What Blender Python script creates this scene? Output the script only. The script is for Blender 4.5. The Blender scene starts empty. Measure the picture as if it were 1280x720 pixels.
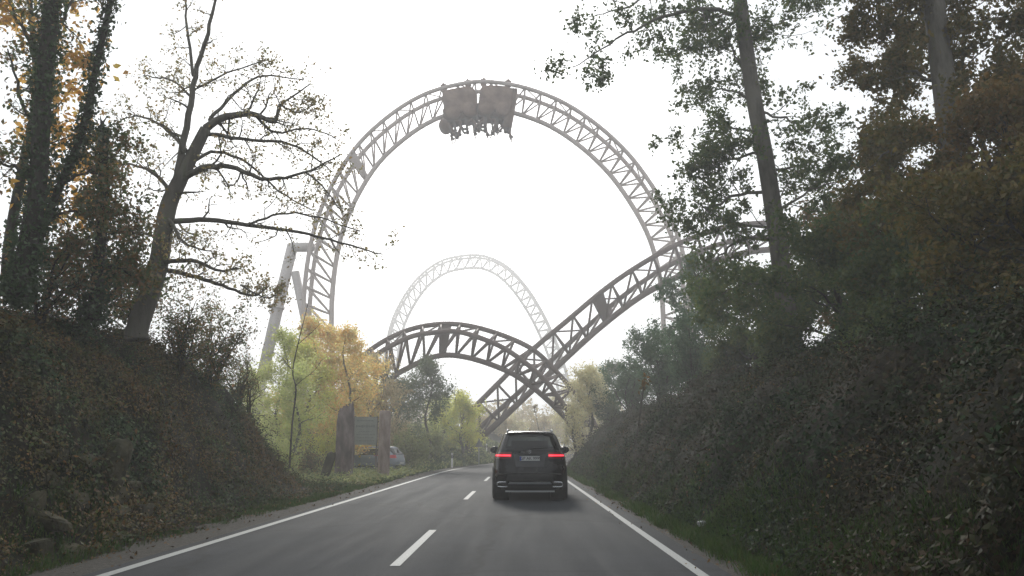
import bpy, math, random
import numpy as np
from mathutils import Matrix, Vector

# ------------------------------------------------------------------ basics
S = bpy.context.scene
COL = S.collection
R = math.radians
F, PITCH, YAW, EYE = 1000.0, 11.31, 0.573, 1.35
RM = np.array((Matrix.Rotation(R(YAW), 3, 'Z') @ Matrix.Rotation(R(90 + PITCH), 3, 'X')))


def ray(px, py):
    return RM @ np.array([(px - 640) / F, (360 - py) / F, -1.0])


def P(px, py, Y):
    d = ray(px, py)
    return np.array([0, 0, EYE]) + d * (Y / d[1])


def tag(o, label=None, cat=None, group=None, kind=None):
    if label: o['label'] = label
    if cat: o['category'] = cat
    if group: o['group'] = group
    if kind: o['kind'] = kind
    return o


def empty(name, loc=(0, 0, 0), rz=0.0):
    o = bpy.data.objects.new(name, None)
    o.empty_display_size = .2
    o.location = [float(c) for c in loc]
    o.rotation_euler = (0, 0, rz)
    COL.objects.link(o)
    return o


def link(name, me, mat, parent=None, smooth=False):
    o = bpy.data.objects.new(name, me)
    if mat is not None: me.materials.append(mat)
    COL.objects.link(o)
    if parent is not None: o.parent = parent
    if smooth:
        me.polygons.foreach_set('use_smooth', np.ones(len(me.polygons), bool))
    return o


def copy_tree(o, parent=None):
    c = o.copy(); COL.objects.link(c); c.parent = parent
    for ch in list(o.children): copy_tree(ch, c)
    return c


class MB:
    def __init__(s): s.v = []; s.f = []; s.n = 0

    def add(s, v, f):
        v = np.asarray(v, float).reshape(-1, 3)
        s.v.append(v); s.f += [tuple(int(i) + s.n for i in q) for q in f]; s.n += len(v)

    def tube(s, pts, rad, k=6, cap=True):
        pts = np.asarray(pts, float); n = len(pts)
        rad = np.full(n, rad) if np.isscalar(rad) else np.asarray(rad, float)
        t = np.gradient(pts, axis=0); t /= np.linalg.norm(t, axis=1)[:, None] + 1e-9
        up = np.array([0, 0, 1.]) if abs(t[0][2]) < .9 else np.array([1., 0, 0])
        u = np.cross(t[0], up); u /= np.linalg.norm(u)
        a = np.arange(k) * 2 * math.pi / k
        V = []
        for i in range(n):
            u = u - t[i] * np.dot(u, t[i]); u /= np.linalg.norm(u) + 1e-9
            w = np.cross(t[i], u)
            V.append(pts[i] + rad[i] * (np.cos(a)[:, None] * u + np.sin(a)[:, None] * w))
        f = []
        for i in range(n - 1):
            for j in range(k):
                j2 = (j + 1) % k
                f.append((i * k + j, i * k + j2, (i + 1) * k + j2, (i + 1) * k + j))
        if cap:
            f.append(tuple(range(k))[::-1]); f.append(tuple((n - 1) * k + j for j in range(k)))
        s.add(np.concatenate(V), f)

    def box(s, c, d, rot=None):
        c = np.array(c, float); d = np.array(d, float) / 2
        v = np.array([[x, y, z] for x in (-1, 1) for y in (-1, 1) for z in (-1, 1)], float) * d
        if rot is not None: v = v @ np.array(rot).T
        s.add(v + c, [(0, 1, 3, 2), (4, 6, 7, 5), (0, 4, 5, 1), (2, 3, 7, 6), (0, 2, 6, 4), (1, 5, 7, 3)])

    def lathe(s, prof, k=32, axis='x', c=(0, 0, 0), caps=True):
        """prof: list of (along, radius)"""
        V = []
        for (u, r) in prof:
            for j in range(k):
                a = 2 * math.pi * j / k
                p = (u, r * math.cos(a), r * math.sin(a))
                if axis == 'z': p = (p[1], p[2], p[0])
                if axis == 'y': p = (p[1], p[0], p[2])
                V.append(p)
        n = len(prof); f = []
        for i in range(n - 1):
            for j in range(k):
                j2 = (j + 1) % k
                f.append((i * k + j, i * k + j2, (i + 1) * k + j2, (i + 1) * k + j))
        if caps:
            f.append(tuple(range(k))); f.append(tuple((n - 1) * k + j for j in range(k))[::-1])
        s.add(np.array(V) + np.array(c, float), f)

    def ell(s, c, r, nu=12, nv=8):
        V = []; f = []
        for i in range(nv + 1):
            th = math.pi * i / nv
            for j in range(nu):
                ph = 2 * math.pi * j / nu
                V.append((c[0] + r[0] * math.sin(th) * math.cos(ph), c[1] + r[1] * math.sin(th) * math.sin(ph), c[2] + r[2] * math.cos(th)))
        for i in range(nv):
            for j in range(nu):
                j2 = (j + 1) % nu
                f.append((i * nu + j, i * nu + j2, (i + 1) * nu + j2, (i + 1) * nu + j))
        s.add(V, f)

    def build(s, name, mat, parent=None, smooth=False):
        me = bpy.data.meshes.new(name)
        v = np.concatenate(s.v)
        me.from_pydata(v.tolist(), [], s.f)
        me.update()
        return link(name, me, mat, parent, smooth)


def quads_mesh(name, V):
    """V (N,4,3) separate quads, fast."""
    n = len(V)
    me = bpy.data.meshes.new(name)
    me.vertices.add(n * 4); me.loops.add(n * 4); me.polygons.add(n)
    me.vertices.foreach_set('co', V.reshape(-1).astype(np.float32))
    me.loops.foreach_set('vertex_index', np.arange(n * 4, dtype=np.int32))
    me.polygons.foreach_set('loop_start', np.arange(0, n * 4, 4, dtype=np.int32))
    me.polygons.foreach_set('loop_total', np.full(n, 4, dtype=np.int32))
    me.update(calc_edges=True)
    return me


# ------------------------------------------------------------------ noise
def _hash(i, j, k=0):
    n = (i.astype(np.int64) * 374761393 + j.astype(np.int64) * 668265263 + k * 2147483647) & 0xffffffff
    n = ((n ^ (n >> 13)) * 1274126177) & 0xffffffff
    return ((n ^ (n >> 16)) & 0xffff) / 65535.0


def vnoise(x, y, k=0):
    xi = np.floor(x); yi = np.floor(y); fx = x - xi; fy = y - yi
    fx = fx * fx * (3 - 2 * fx); fy = fy * fy * (3 - 2 * fy)
    a = _hash(xi, yi, k); b = _hash(xi + 1, yi, k); c = _hash(xi, yi + 1, k); d = _hash(xi + 1, yi + 1, k)
    return (a + (b - a) * fx) * (1 - fy) + (c + (d - c) * fx) * fy - .5


def fbm(x, y, s, o=4, k=0):
    r = 0; a = 1
    for i in range(o):
        r = r + a * vnoise(x / s + 31.7 * i, y / s - 17.3 * i, k + i); a *= .5; s *= .5
    return r


def sstep(a, b, x):
    t = np.clip((x - a) / (b - a), 0, 1)
    return t * t * (3 - 2 * t)


# ------------------------------------------------------------------ terrain
def shift(y):
    y = np.asarray(y, float)
    q = np.clip(y - 42, 0, 50)
    return q ** 2 / 360 + np.clip(y - 92, 0, 1e9) * 2 * 50 / 360


def height(x, y):
    x = np.asarray(x, float); y = np.asarray(y, float)
    u = x - shift(y)
    # left bank
    foot = -5.35 - .045 * np.clip(y, 0, 30) * 1.0
    d = foot - u
    prof = np.interp(d, [0, .25, .9, 1.9, 2.7, 3.6, 8, 30, 60], [0, .35, 1.5, 3.0, 3.65, 3.85, 4.2, 4.6, 3.5])
    E = 1 - sstep(23.0, 28.5, y + .25 * d)
    hl = prof * E
    # second slope, left of the road further on
    d2 = -5.6 - u
    p2 = np.interp(d2, [0, .3, 2, 6, 14, 60, 200], [0, .12, 1.0, 3.0, 4.2, 5, 5])
    hl = hl + p2 * sstep(50, 62, y + .3 * u) * (1 - .7 * sstep(90, 150, y))
    hl = np.where(u < 0, hl, 0)
    # right bank
    dr = u - 2.75
    pr = np.interp(dr, [0, .3, 1.2, 2.4, 3.6, 7, 14, 40, 80], [0, .3, 1.45, 2.55, 3.2, 3.9, 4.6, 5.5, 5])
    hr = np.where(u > 0, pr, 0) * (1 - .55 * sstep(60, 110, y))
    h = hl + hr
    m = np.clip(h / .8, 0, 1)
    h = h + m * (fbm(x, y, 2.2, 4, 3) * .65 + fbm(x, y, .5, 2, 9) * .22)
    side = np.clip(np.maximum(-5.0 - u, u - 2.3), 0, 1)
    h = h + side * fbm(x, y, .7, 3, 5) * .07 - .02
    return h


def hz(x, y): return float(height(np.array([x]), np.array([y]))[0])


# ------------------------------------------------------------------ materials
def mat(name):
    m = bpy.data.materials.new(name); m.use_nodes = True
    nt = m.node_tree; nt.nodes.clear()
    out = nt.nodes.new('ShaderNodeOutputMaterial')
    return m, nt, out


def N(nt, t, **kw):
    n = nt.nodes.new('ShaderNode' + t)
    for k, v in kw.items():
        if k in n.inputs: n.inputs[k].default_value = v
        else: setattr(n, k, v)
    return n


def ramp(nt, fac, stops, interp='LINEAR'):
    r = nt.nodes.new('ShaderNodeValToRGB'); cr = r.color_ramp; cr.interpolation = interp
    while len(cr.elements) < len(stops): cr.elements.new(.5)
    for e, (p, c) in zip(cr.elements, stops):
        e.position = p; e.color = (*c, 1)
    nt.links.new(fac, r.inputs['Fac'])
    return r.outputs['Color']


def coord(nt, scale=None):
    g = N(nt, 'NewGeometry')
    return g.outputs['Position']


def obj_coord(nt):
    return N(nt, 'TexCoord').outputs['Object']


def noise(nt, vec, scale, detail=4, rough=.6):
    n = N(nt, 'TexNoise'); n.inputs['Scale'].default_value = scale
    n.inputs['Detail'].default_value = detail; n.inputs['Roughness'].default_value = rough
    nt.links.new(vec, n.inputs['Vector']); return n.outputs['Fac']


def principled(nt, out, **kw):
    b = N(nt, 'BsdfPrincipled', **kw)
    nt.links.new(b.outputs[0], out.inputs['Surface']); return b


def noisy(name, stops, scale=3, rough=.8, bump=0.0, bscale=30, metal=0.0, spec=.3, detail=6, objspace=True, stretch=None, rr=None):
    m, nt, out = mat(name)
    vec = obj_coord(nt) if objspace else coord(nt)
    if stretch:
        mp = N(nt, 'Mapping'); mp.inputs['Scale'].default_value = stretch
        nt.links.new(vec, mp.inputs['Vector']); vec = mp.outputs[0]
    b = principled(nt, out, Roughness=rough, Metallic=metal)
    b.inputs['Specular IOR Level'].default_value = spec
    f = noise(nt, vec, scale, detail)
    c = ramp(nt, f, stops)
    nt.links.new(c, b.inputs['Base Color'])
    if rr:
        f2 = noise(nt, vec, scale * 2.3, 4)
        mr = N(nt, 'MapRange'); mr.inputs['To Min'].default_value = rr[0]; mr.inputs['To Max'].default_value = rr[1]
        nt.links.new(f2, mr.inputs['Value']); nt.links.new(mr.outputs[0], b.inputs['Roughness'])
    if bump:
        bp = N(nt, 'Bump'); bp.inputs['Strength'].default_value = bump; bp.inputs['Distance'].default_value = .03
        nt.links.new(noise(nt, vec, bscale, 5), bp.inputs['Height'])
        nt.links.new(bp.outputs[0], b.inputs['Normal'])
    return m


def leafmat(name, cols, trans=.45, gloss=.08, cols2=None, pscale=.55):
    """cols: list of colours; each leaf takes its own one"""
    m, nt, out = mat(name)
    g = N(nt, 'NewGeometry')
    n = len(cols)
    c = ramp(nt, g.outputs['Random Per Island'], [(i / max(1, n - 1) if n > 1 else 0, cc) for i, cc in enumerate(cols)])
    if cols2:
        n2 = len(cols2)
        c2 = ramp(nt, g.outputs['Random Per Island'], [(i / max(1, n2 - 1), cc) for i, cc in enumerate(cols2)])
        k = ramp(nt, noise(nt, g.outputs['Position'], pscale, 5, .65), [(.44, (0, 0, 0)), (.56, (1, 1, 1))])
        m2 = N(nt, 'MixRGB'); nt.links.new(k, m2.inputs[0]); nt.links.new(c, m2.inputs[1]); nt.links.new(c2, m2.inputs[2]); c = m2.outputs[0]
    # soft per-clump drift
    f = noise(nt, g.outputs['Position'], .9, 2)
    hs = N(nt, 'HueSaturation'); mr = N(nt, 'MapRange')
    mr.inputs['From Min'].default_value = .3; mr.inputs['From Max'].default_value = .7
    mr.inputs['To Min'].default_value = .7; mr.inputs['To Max'].default_value = 1.3
    nt.links.new(f, mr.inputs['Value']); nt.links.new(mr.outputs[0], hs.inputs['Value']); nt.links.new(c, hs.inputs['Color'])
    d = N(nt, 'BsdfDiffuse'); t = N(nt, 'BsdfTranslucent'); mx = N(nt, 'MixShader'); mx.inputs[0].default_value = trans
    gl = N(nt, 'BsdfGlossy'); gl.inputs['Roughness'].default_value = .45; mx2 = N(nt, 'MixShader'); mx2.inputs[0].default_value = gloss
    gl.inputs['Color'].default_value = (.6, .6, .6, 1)
    nt.links.new(hs.outputs[0], d.inputs[0]); nt.links.new(hs.outputs[0], t.inputs[0])
    nt.links.new(d.outputs[0], mx.inputs[1]); nt.links.new(t.outputs[0], mx.inputs[2])
    nt.links.new(mx.outputs[0], mx2.inputs[1]); nt.links.new(gl.outputs[0], mx2.inputs[2])
    nt.links.new(mx2.outputs[0], out.inputs['Surface'])
    return m


def plain(name, c, rough=.5, metal=0, spec=.5, coat=0):
    m, nt, out = mat(name)
    b = principled(nt, out, Roughness=rough, Metallic=metal)
    b.inputs['Base Color'].default_value = (*c, 1); b.inputs['Specular IOR Level'].default_value = spec
    b.inputs['Coat Weight'].default_value = coat; b.inputs['Coat Roughness'].default_value = .05
    return m


def glow(name, c, s):
    m, nt, out = mat(name)
    b = principled(nt, out, Roughness=.2)
    b.inputs['Base Color'].default_value = (c[0] * .5, c[1] * .5, c[2] * .5, 1)
    b.inputs['Emission Color'].default_value = (*c, 1); b.inputs['Emission Strength'].default_value = s
    return m


def glassmat(name, tint, mixv=.75):
    m, nt, out = mat(name)
    t = N(nt, 'BsdfTransparent'); t.inputs[0].default_value = (*tint, 1)
    g = N(nt, 'BsdfGlossy'); g.inputs['Roughness'].default_value = .03
    fr = N(nt, 'Fresnel'); fr.inputs[0].default_value = 1.5
    mx = N(nt, 'MixShader')
    nt.links.new(fr.outputs[0], mx.inputs[0]); nt.links.new(t.outputs[0], mx.inputs[1]); nt.links.new(g.outputs[0], mx.inputs[2])
    nt.links.new(mx.outputs[0], out.inputs['Surface'])
    return m


M = {}
M['bark'] = noisy('bark', [(.3, (.02, .017, .013)), (.6, (.05, .044, .035)), (.8, (.04, .05, .026))], 6, .9, .8, 25, stretch=(1, 1, .25))
M['bark_pale'] = noisy('bark_pale', [(.3, (.06, .055, .045)), (.55, (.13, .12, .10)), (.8, (.10, .11, .07))], 5, .9, .6, 30, stretch=(1, 1, .25))
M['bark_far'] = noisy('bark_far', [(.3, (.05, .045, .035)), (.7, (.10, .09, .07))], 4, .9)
M['ivy'] = leafmat('ivy', [(.025, .05, .018), (.045, .08, .028), (.065, .10, .04), (.03, .05, .02)], .35, .05)
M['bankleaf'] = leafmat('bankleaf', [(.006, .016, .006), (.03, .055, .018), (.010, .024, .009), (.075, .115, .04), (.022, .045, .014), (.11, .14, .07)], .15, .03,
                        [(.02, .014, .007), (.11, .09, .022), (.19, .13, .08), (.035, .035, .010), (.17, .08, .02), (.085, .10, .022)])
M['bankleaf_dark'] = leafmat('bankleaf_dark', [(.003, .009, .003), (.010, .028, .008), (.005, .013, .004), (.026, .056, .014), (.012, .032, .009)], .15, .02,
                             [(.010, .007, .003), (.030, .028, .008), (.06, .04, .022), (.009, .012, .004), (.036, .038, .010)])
M['litter'] = leafmat('litter', [(.10, .055, .022), (.06, .038, .022), (.16, .09, .03), (.05, .04, .03)], .1, .03)
M['grass'] = leafmat('grass', [(.025, .065, .010), (.04, .085, .014), (.065, .085, .024), (.03, .06, .012)], .4, .02)
M['oakleaf'] = leafmat('oakleaf', [(.22, .24, .08), (.32, .24, .10), (.20, .22, .08), (.40, .28, .12), (.28, .20, .08)], .6)
M['maple'] = leafmat('maple', [(.62, .36, .06), (.7, .42, .09), (.5, .25, .05), (.6, .46, .1)], .6)
M['under_left'] = leafmat('under_left', [(.06, .10, .025), (.10, .14, .035), (.22, .12, .035), (.07, .11, .03), (.30, .14, .045)], .6)
M['canopy_green'] = leafmat('canopy_green', [(.05, .095, .032), (.08, .12, .035), (.12, .14, .04), (.06, .10, .04)], .55, .03)
M['canopy_olive'] = leafmat('canopy_olive', [(.07, .08, .018), (.12, .10, .025), (.16, .11, .03), (.07, .075, .02), (.20, .14, .04)], .5, .03)
M['canopy_brown'] = leafmat('canopy_brown', [(.12, .075, .022), (.17, .10, .026), (.09, .08, .022), (.22, .12, .03), (.07, .075, .02)], .5, .03)
M['shrub_green'] = leafmat('shrub_green', [(.05, .11, .05), (.07, .14, .06), (.10, .16, .07)], .35, .05)
M['orange'] = leafmat('orange', [(.80, .56, .20), (.84, .68, .28), (.78, .46, .16), (.80, .72, .30), (.66, .62, .24)], .68, .02)
M['yellowgreen'] = leafmat('yellowgreen', [(.58, .64, .22), (.66, .68, .26), (.48, .55, .18), (.70, .66, .32)], .68, .02)
M['yellow'] = leafmat('yellow', [(.72, .70, .18), (.68, .72, .20), (.6, .6, .18), (.75, .66, .2)], .68, .02)
M['cream'] = leafmat('cream', [(.68, .62, .38), (.60, .56, .32), (.72, .62, .34), (.5, .52, .30)], .6, .02)
M['greengrey'] = leafmat('greengrey', [(.09, .14, .07), (.12, .17, .08), (.16, .18, .08), (.08, .11, .06)], .4, .03)
M['brownfar'] = leafmat('brownfar', [(.52, .40, .24), (.46, .40, .22), (.56, .42, .22), (.42, .40, .22)], .45, .03)
M['midgreen'] = leafmat('midgreen', [(.24, .28, .11), (.32, .34, .13), (.18, .23, .09), (.40, .36, .15)], .45, .03)

# ground
def ground_mat():
    m, nt, out = mat('ground')
    b = principled(nt, out, Roughness=.95); b.inputs['Specular IOR Level'].default_value = .15
    g = coord(nt)
    c1 = ramp(nt, noise(nt, g, 1.3, 8, .7), [(.3, (.008, .010, .005)), (.48, (.016, .017, .008)), (.58, (.03, .022, .013)), (.72, (.018, .022, .008))])
    c2 = ramp(nt, noise(nt, g, 14, 6, .7), [(.35, (.3, .3, .3)), (.65, (1.25, 1.25, 1.25))])
    mx = N(nt, 'MixRGB', blend_type='MULTIPLY'); mx.inputs[0].default_value = 1
    nt.links.new(c1, mx.inputs[1]); nt.links.new(c2, mx.inputs[2]); nt.links.new(mx.outputs[0], b.inputs['Base Color'])
    bp = N(nt, 'Bump'); bp.inputs['Strength'].default_value = .8; bp.inputs['Distance'].default_value = .06
    nt.links.new(noise(nt, g, 9, 8, .7), bp.inputs['Height']); nt.links.new(bp.outputs[0], b.inputs['Normal'])
    return m


def road_mat():
    m, nt, out = mat('asphalt')
    b = principled(nt, out, Roughness=.8); b.inputs['Specular IOR Level'].default_value = .15
    g = coord(nt)
    mp = N(nt, 'Mapping'); mp.inputs['Scale'].default_value = (1.1, .07, 1); nt.links.new(g, mp.inputs['Vector'])
    streak = ramp(nt, noise(nt, mp.outputs[0], 1.6, 5), [(.3, (.018, .022, .027)), (.5, (.021, .025, .031)), (.72, (.026, .030, .036))])
    blot = ramp(nt, noise(nt, g, .55, 5, .65), [(.3, (.8, .8, .8)), (.7, (1.15, 1.15, 1.15))])
    grain = ramp(nt, noise(nt, g, 130, 3, .8), [(.3, (.55, .55, .55)), (.55, (1.0, 1.0, 1.0)), (.72, (1.7, 1.7, 1.7))])
    mx = N(nt, 'MixRGB', blend_type='MULTIPLY'); mx.inputs[0].default_value = 1
    nt.links.new(streak, mx.inputs[1]); nt.links.new(blot, mx.inputs[2])
    g2 = ramp(nt, noise(nt, g, 38, 4, .8), [(.3, (.72, .72, .72)), (.55, (1.0, 1.0, 1.0)), (.75, (1.35, 1.35, 1.35))])
    mg = N(nt, 'MixRGB', blend_type='MULTIPLY'); mg.inputs[0].default_value = 1
    nt.links.new(mx.outputs[0], mg.inputs[1]); nt.links.new(g2, mg.inputs[2]); mx = mg
    vo = N(nt, 'TexVoronoi', feature='DISTANCE_TO_EDGE'); vo.inputs['Scale'].default_value = .33
    wn = N(nt, 'TexNoise'); wn.inputs['Scale'].default_value = 1.2; wn.inputs['Detail'].default_value = 6
    nt.links.new(g, wn.inputs['Vector'])
    va = N(nt, 'MixRGB'); va.inputs[0].default_value = .45; nt.links.new(g, va.inputs[1]); nt.links.new(wn.outputs['Color'], va.inputs[2]); nt.links.new(va.outputs[0], vo.inputs['Vector'])
    ck = ramp(nt, vo.outputs['Distance'], [(0, (.5, .5, .5)), (.006, (.6, .6, .6)), (.012, (1, 1, 1))])
    mc = N(nt, 'MixRGB', blend_type='MULTIPLY'); mc.inputs[0].default_value = .7
    nt.links.new(mx.outputs[0], mc.inputs[1]); nt.links.new(ck, mc.inputs[2]); mx = mc
    m2 = N(nt, 'MixRGB', blend_type='MULTIPLY'); m2.inputs[0].default_value = .8
    nt.links.new(mx.outputs[0], m2.inputs[1]); nt.links.new(grain, m2.inputs[2])
    nt.links.new(m2.outputs[0], b.inputs['Base Color'])
    r = N(nt, 'MapRange'); r.inputs['To Min'].default_value = .75; r.inputs['To Max'].default_value = .95
    nt.links.new(noise(nt, mp.outputs[0], 2.5, 4), r.inputs['Value']); nt.links.new(r.outputs[0], b.inputs['Roughness'])
    bp = N(nt, 'Bump'); bp.inputs['Strength'].default_value = .5; bp.inputs['Distance'].default_value = .006
    nt.links.new(noise(nt, g, 110, 3, .8), bp.inputs['Height']); nt.links.new(bp.outputs[0], b.inputs['Normal'])
    return m


def paint_mat():
    m, nt, out = mat('road_paint')
    b = principled(nt, out, Roughness=.7)
    g = coord(nt)
    c = ramp(nt, noise(nt, g, 40, 6, .8), [(.32, (.05, .05, .05)), (.44, (.25, .26, .25)), (.7, (.38, .39, .38))])
    nt.links.new(c, b.inputs['Base Color'])
    return m


M['ground'] = ground_mat(); M['road'] = road_mat(); M['paint'] = paint_mat()
M['gravel'] = noisy('gravel', [(.3, (.03, .027, .022)), (.5, (.055, .05, .042)), (.7, (.10, .09, .078))], 22, .95, 1.0, 60, objspace=False, detail=8)
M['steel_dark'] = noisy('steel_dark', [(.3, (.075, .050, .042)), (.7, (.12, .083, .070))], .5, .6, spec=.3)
M['steel_haze_tint'] = noisy('steel_haze_tint', [(.3, (.40, .34, .31)), (.7, (.50, .43, .40))], .5, .6, spec=.3)  # loop steel: base colour lightened to stand in for fog fade
M['steel_far'] = noisy('steel_far', [(.3, (.16, .14, .14)), (.7, (.2, .18, .18))], .5, .6, spec=.3)
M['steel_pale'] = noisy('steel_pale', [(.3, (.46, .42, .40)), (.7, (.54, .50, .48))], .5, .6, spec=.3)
M['stone'] = noisy('stone', [(.3, (.02, .022, .010)), (.5, (.055, .05, .028)), (.7, (.11, .095, .06))], 3, .95, 1, 14, detail=8)
M['post_dark'] = noisy('post_dark', [(.3, (.05, .04, .035)), (.5, (.13, .10, .09)), (.7, (.24, .20, .18))], 4, .95, 1, 16, stretch=(1, 1, .35), detail=8)
M['post_red'] = noisy('post_red', [(.3, (.12, .085, .07)), (.5, (.24, .185, .155)), (.7, (.36, .29, .25))], 4, .9, .8, 18, stretch=(1, 1, .3), detail=8)
M['white'] = noisy('white', [(.3, (.62, .62, .6)), (.7, (.78, .78, .76))], 8, .6)
M['black_band'] = plain('black_band', (.02, .02, .02), .6)
M['galv'] = noisy('galv', [(.3, (.3, .31, .31)), (.7, (.42, .43, .43))], 12, .45, metal=.6)

# ------------------------------------------------------------------ ground, road
def grid_mesh(name, xs, ys, zf, m, parent=None, smooth=True):
    X, Y = np.meshgrid(xs, ys)
    Z = zf(X, Y)
    V = np.stack([X, Y, Z], -1).reshape(-1, 3)
    nx, ny = len(xs), len(ys)
    idx = np.arange(nx * ny).reshape(ny, nx)
    Q = np.stack([idx[:-1, :-1], idx[:-1, 1:], idx[1:, 1:], idx[1:, :-1]], -1).reshape(-1, 4)
    me = bpy.data.meshes.new(name); n = len(Q)
    me.vertices.add(len(V)); me.loops.add(n * 4); me.polygons.add(n)
    me.vertices.foreach_set('co', V.reshape(-1).astype(np.float32))
    me.loops.foreach_set('vertex_index', Q.reshape(-1).astype(np.int32))
    me.polygons.foreach_set('loop_start', np.arange(0, n * 4, 4, dtype=np.int32))
    me.polygons.foreach_set('loop_total', np.full(n, 4, dtype=np.int32))
    me.update(calc_edges=True)
    return link(name, me, m, parent, smooth)


def axis(*segs):
    out = []
    for a, b, st in segs: out += list(np.arange(a, b, st))
    return np.array(out + [segs[-1][1]])


xs = axis((-390, -60, 20), (-60, -16, 2), (-16, 14, .16), (14, 30, 1), (30, 80, 4), (80, 380, 20))
ys = axis((-40, 2, 2), (2, 45, .2), (45, 80, .5), (80, 140, 3), (140, 400, 20))
g = grid_mesh('ground', xs, ys, height, M['ground']); tag(g, kind='structure')


def strip(name, u0, u1, y0, y1, z, m, step=.5, jag=0):
    ys_ = np.arange(y0, y1 + step, step)
    s = shift(ys_)
    j = fbm(ys_ * 1.0, ys_ * 0, .8, 3, 21) * jag if jag else 0
    L = np.stack([s + u0 + (j if u0 < -2 else 0), ys_, np.full_like(ys_, z)], -1)
    Rr = np.stack([s + u1 + (j if u0 > 1 else 0), ys_, np.full_like(ys_, z)], -1)
    V = np.concatenate([L, Rr]); n = len(ys_)
    mb = MB(); mb.add(V, [(i, n + i, n + i + 1, i + 1) for i in range(n - 1)])
    o = mb.build(name, m); tag(o, kind='structure'); return o


def gx(px, py):
    d = ray(px, py); return d[0] * (EYE - .026) / -d[2]


LX0, LX1 = gx(150, 713) - .07, gx(150, 713) + .07
RX0, RX1 = gx(870, 713) - .06, gx(870, 713) + .06
print('edge lines', LX0, RX0, 'centre', gx(485, 710), gx(545, 664))
strip('gravel_shoulder', -5.45, -4.4, -20, 120, .012, M['gravel'], .25, .5)
strip('gravel_shoulder', 2.0, 2.5, -20, 120, .012, M['gravel'], .25, .35)
strip('road', LX0 - .18, RX1 + .26, -30, 130, .02, M['road'], .5)
strip('road_edge_line', LX0, LX1, -30, 125, .026, M['paint'])
strip('road_edge_line', RX0, RX1, -30, 125, .026, M['paint'])
for k in range(-2, 9):
    y0 = 9.6 + 12.1 * k
    strip('road_centre_dash', -1.50, -1.38, y0, y0 + 4.1, .026, M['paint'], .25 if False else 4.1 / 8)

# ------------------------------------------------------------------ plants
rng = np.random.default_rng(7)


def leaves_from(centers, size, rg, flat=None, aspect=.62):
    """one quad per leaf; size scalar or array"""
    n = len(centers)
    if np.isscalar(size): size = np.full(n, size)
    size = size * rg.uniform(.6, 1.25, n)
    a = rg.normal(size=(n, 3)); a[:, 2] -= .25
    if flat is not None:  # lie roughly on surface with normal flat (N,3)
        nn = flat + rg.normal(size=(n, 3)) * .55
        nn /= np.linalg.norm(nn, axis=1)[:, None]
        a = np.cross(nn, rg.normal(size=(n, 3)))
    a /= np.linalg.norm(a, axis=1)[:, None] + 1e-9
    b = np.cross(a, rg.normal(size=(n, 3))) if flat is None else np.cross(nn, a)
    b /= np.linalg.norm(b, axis=1)[:, None] + 1e-9
    c = np.cross(a, b)
    s = size[:, None]
    V = np.empty((n, 4, 3))
    V[:, 0] = centers - a * s * .5
    V[:, 1] = centers + b * s * aspect * .5 - c * s * .10 - a * s * .08
    V[:, 2] = centers + a * s * .55
    V[:, 3] = centers - b * s * aspect * .5 - c * s * .10 - a * s * .08
    return V


class Plant:
    def __init__(s, seed):
        s.rg = np.random.default_rng(seed); s.mb = MB(); s.tw = []  # twig points

    def grow(s, p, d, L, r, lvl, maxl, prm):
        rg = s.rg
        d = np.array(d, float); d /= np.linalg.norm(d)
        n = max(3, int(prm.get('seg', 6) - lvl))
        pts = [np.array(p, float)]; rad = [r]
        st = L / n
        for i in range(n):
            d = d + rg.normal(size=3) * prm.get('wig', .2)
            d[2] += prm.get('lift', .05) * (1 if lvl else 1)
            d /= np.linalg.norm(d)
            pts.append(pts[-1] + d * st); rad.append(max(r * (1 - .8 * (i + 1) / n), .004))
        s.mb.tube(pts, rad, 5 if lvl < 2 else 3, cap=False)
        s.children(pts, rad, L, lvl, maxl, prm)

    def children(s, pts, rad, L, lvl, maxl, prm, t0=.25, nch=None):
        rg = s.rg
        if lvl >= maxl:
            s.tw.append(np.array(pts[1:])); return
        pts = np.array(pts)
        nch = nch or prm.get('nch', [6, 5, 4, 4])[lvl]
        for t in np.linspace(t0, 1.0, nch):
            t = min(1, max(0, t + rg.uniform(-.06, .06)))
            k = t * (len(pts) - 1); i = min(int(k), len(pts) - 2); q = pts[i] + (pts[i + 1] - pts[i]) * (k - i)
            ax = pts[i + 1] - pts[i]; ax /= np.linalg.norm(ax) + 1e-9
            o = rg.normal(size=3); o -= ax * np.dot(o, ax); o /= np.linalg.norm(o) + 1e-9
            o = o * np.array([1, prm.get('depth', .8), prm.get('vert', .7)])
            dd = ax * prm.get('fwd', .55) + o
            s.grow(q, dd, L * prm.get('shr', .5) * rg.uniform(.6, 1.15) * (1.15 - .45 * t), rad[min(i, len(rad) - 1)] * .5, lvl + 1, maxl, prm)

    def twigpts(s, spread, n):
        A_ = np.concatenate([t[:-1] for t in s.tw if len(t) > 1]); B_ = np.concatenate([t[1:] for t in s.tw if len(t) > 1])
        i = s.rg.integers(0, len(A_), n); k = s.rg.uniform(0, 1, (n, 1))
        w = s.rg.uniform(.3, 1.5, len(A_))[i][:, None]
        return A_[i] + (B_[i] - A_[i]) * k + s.rg.normal(size=(n, 3)) * spread * w

    def finish(s, name, base, label, cat, barkm, leafm, nleaf, lsize, spread, group=None, extra=None, crown='crown', stem='trunk'):
        base = np.array(base, float)
        root = empty(name, base)
        tag(root, label, cat, group)
        s.mb.v = [v - base for v in s.mb.v]
        s.mb.build(stem, barkm, root, smooth=True)
        if nleaf:
            pts = s.twigpts(spread, nleaf) - base
            V = leaves_from(pts, lsize, s.rg)
            link(crown, quads_mesh(crown, V), leafm, root)
        return root


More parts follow.
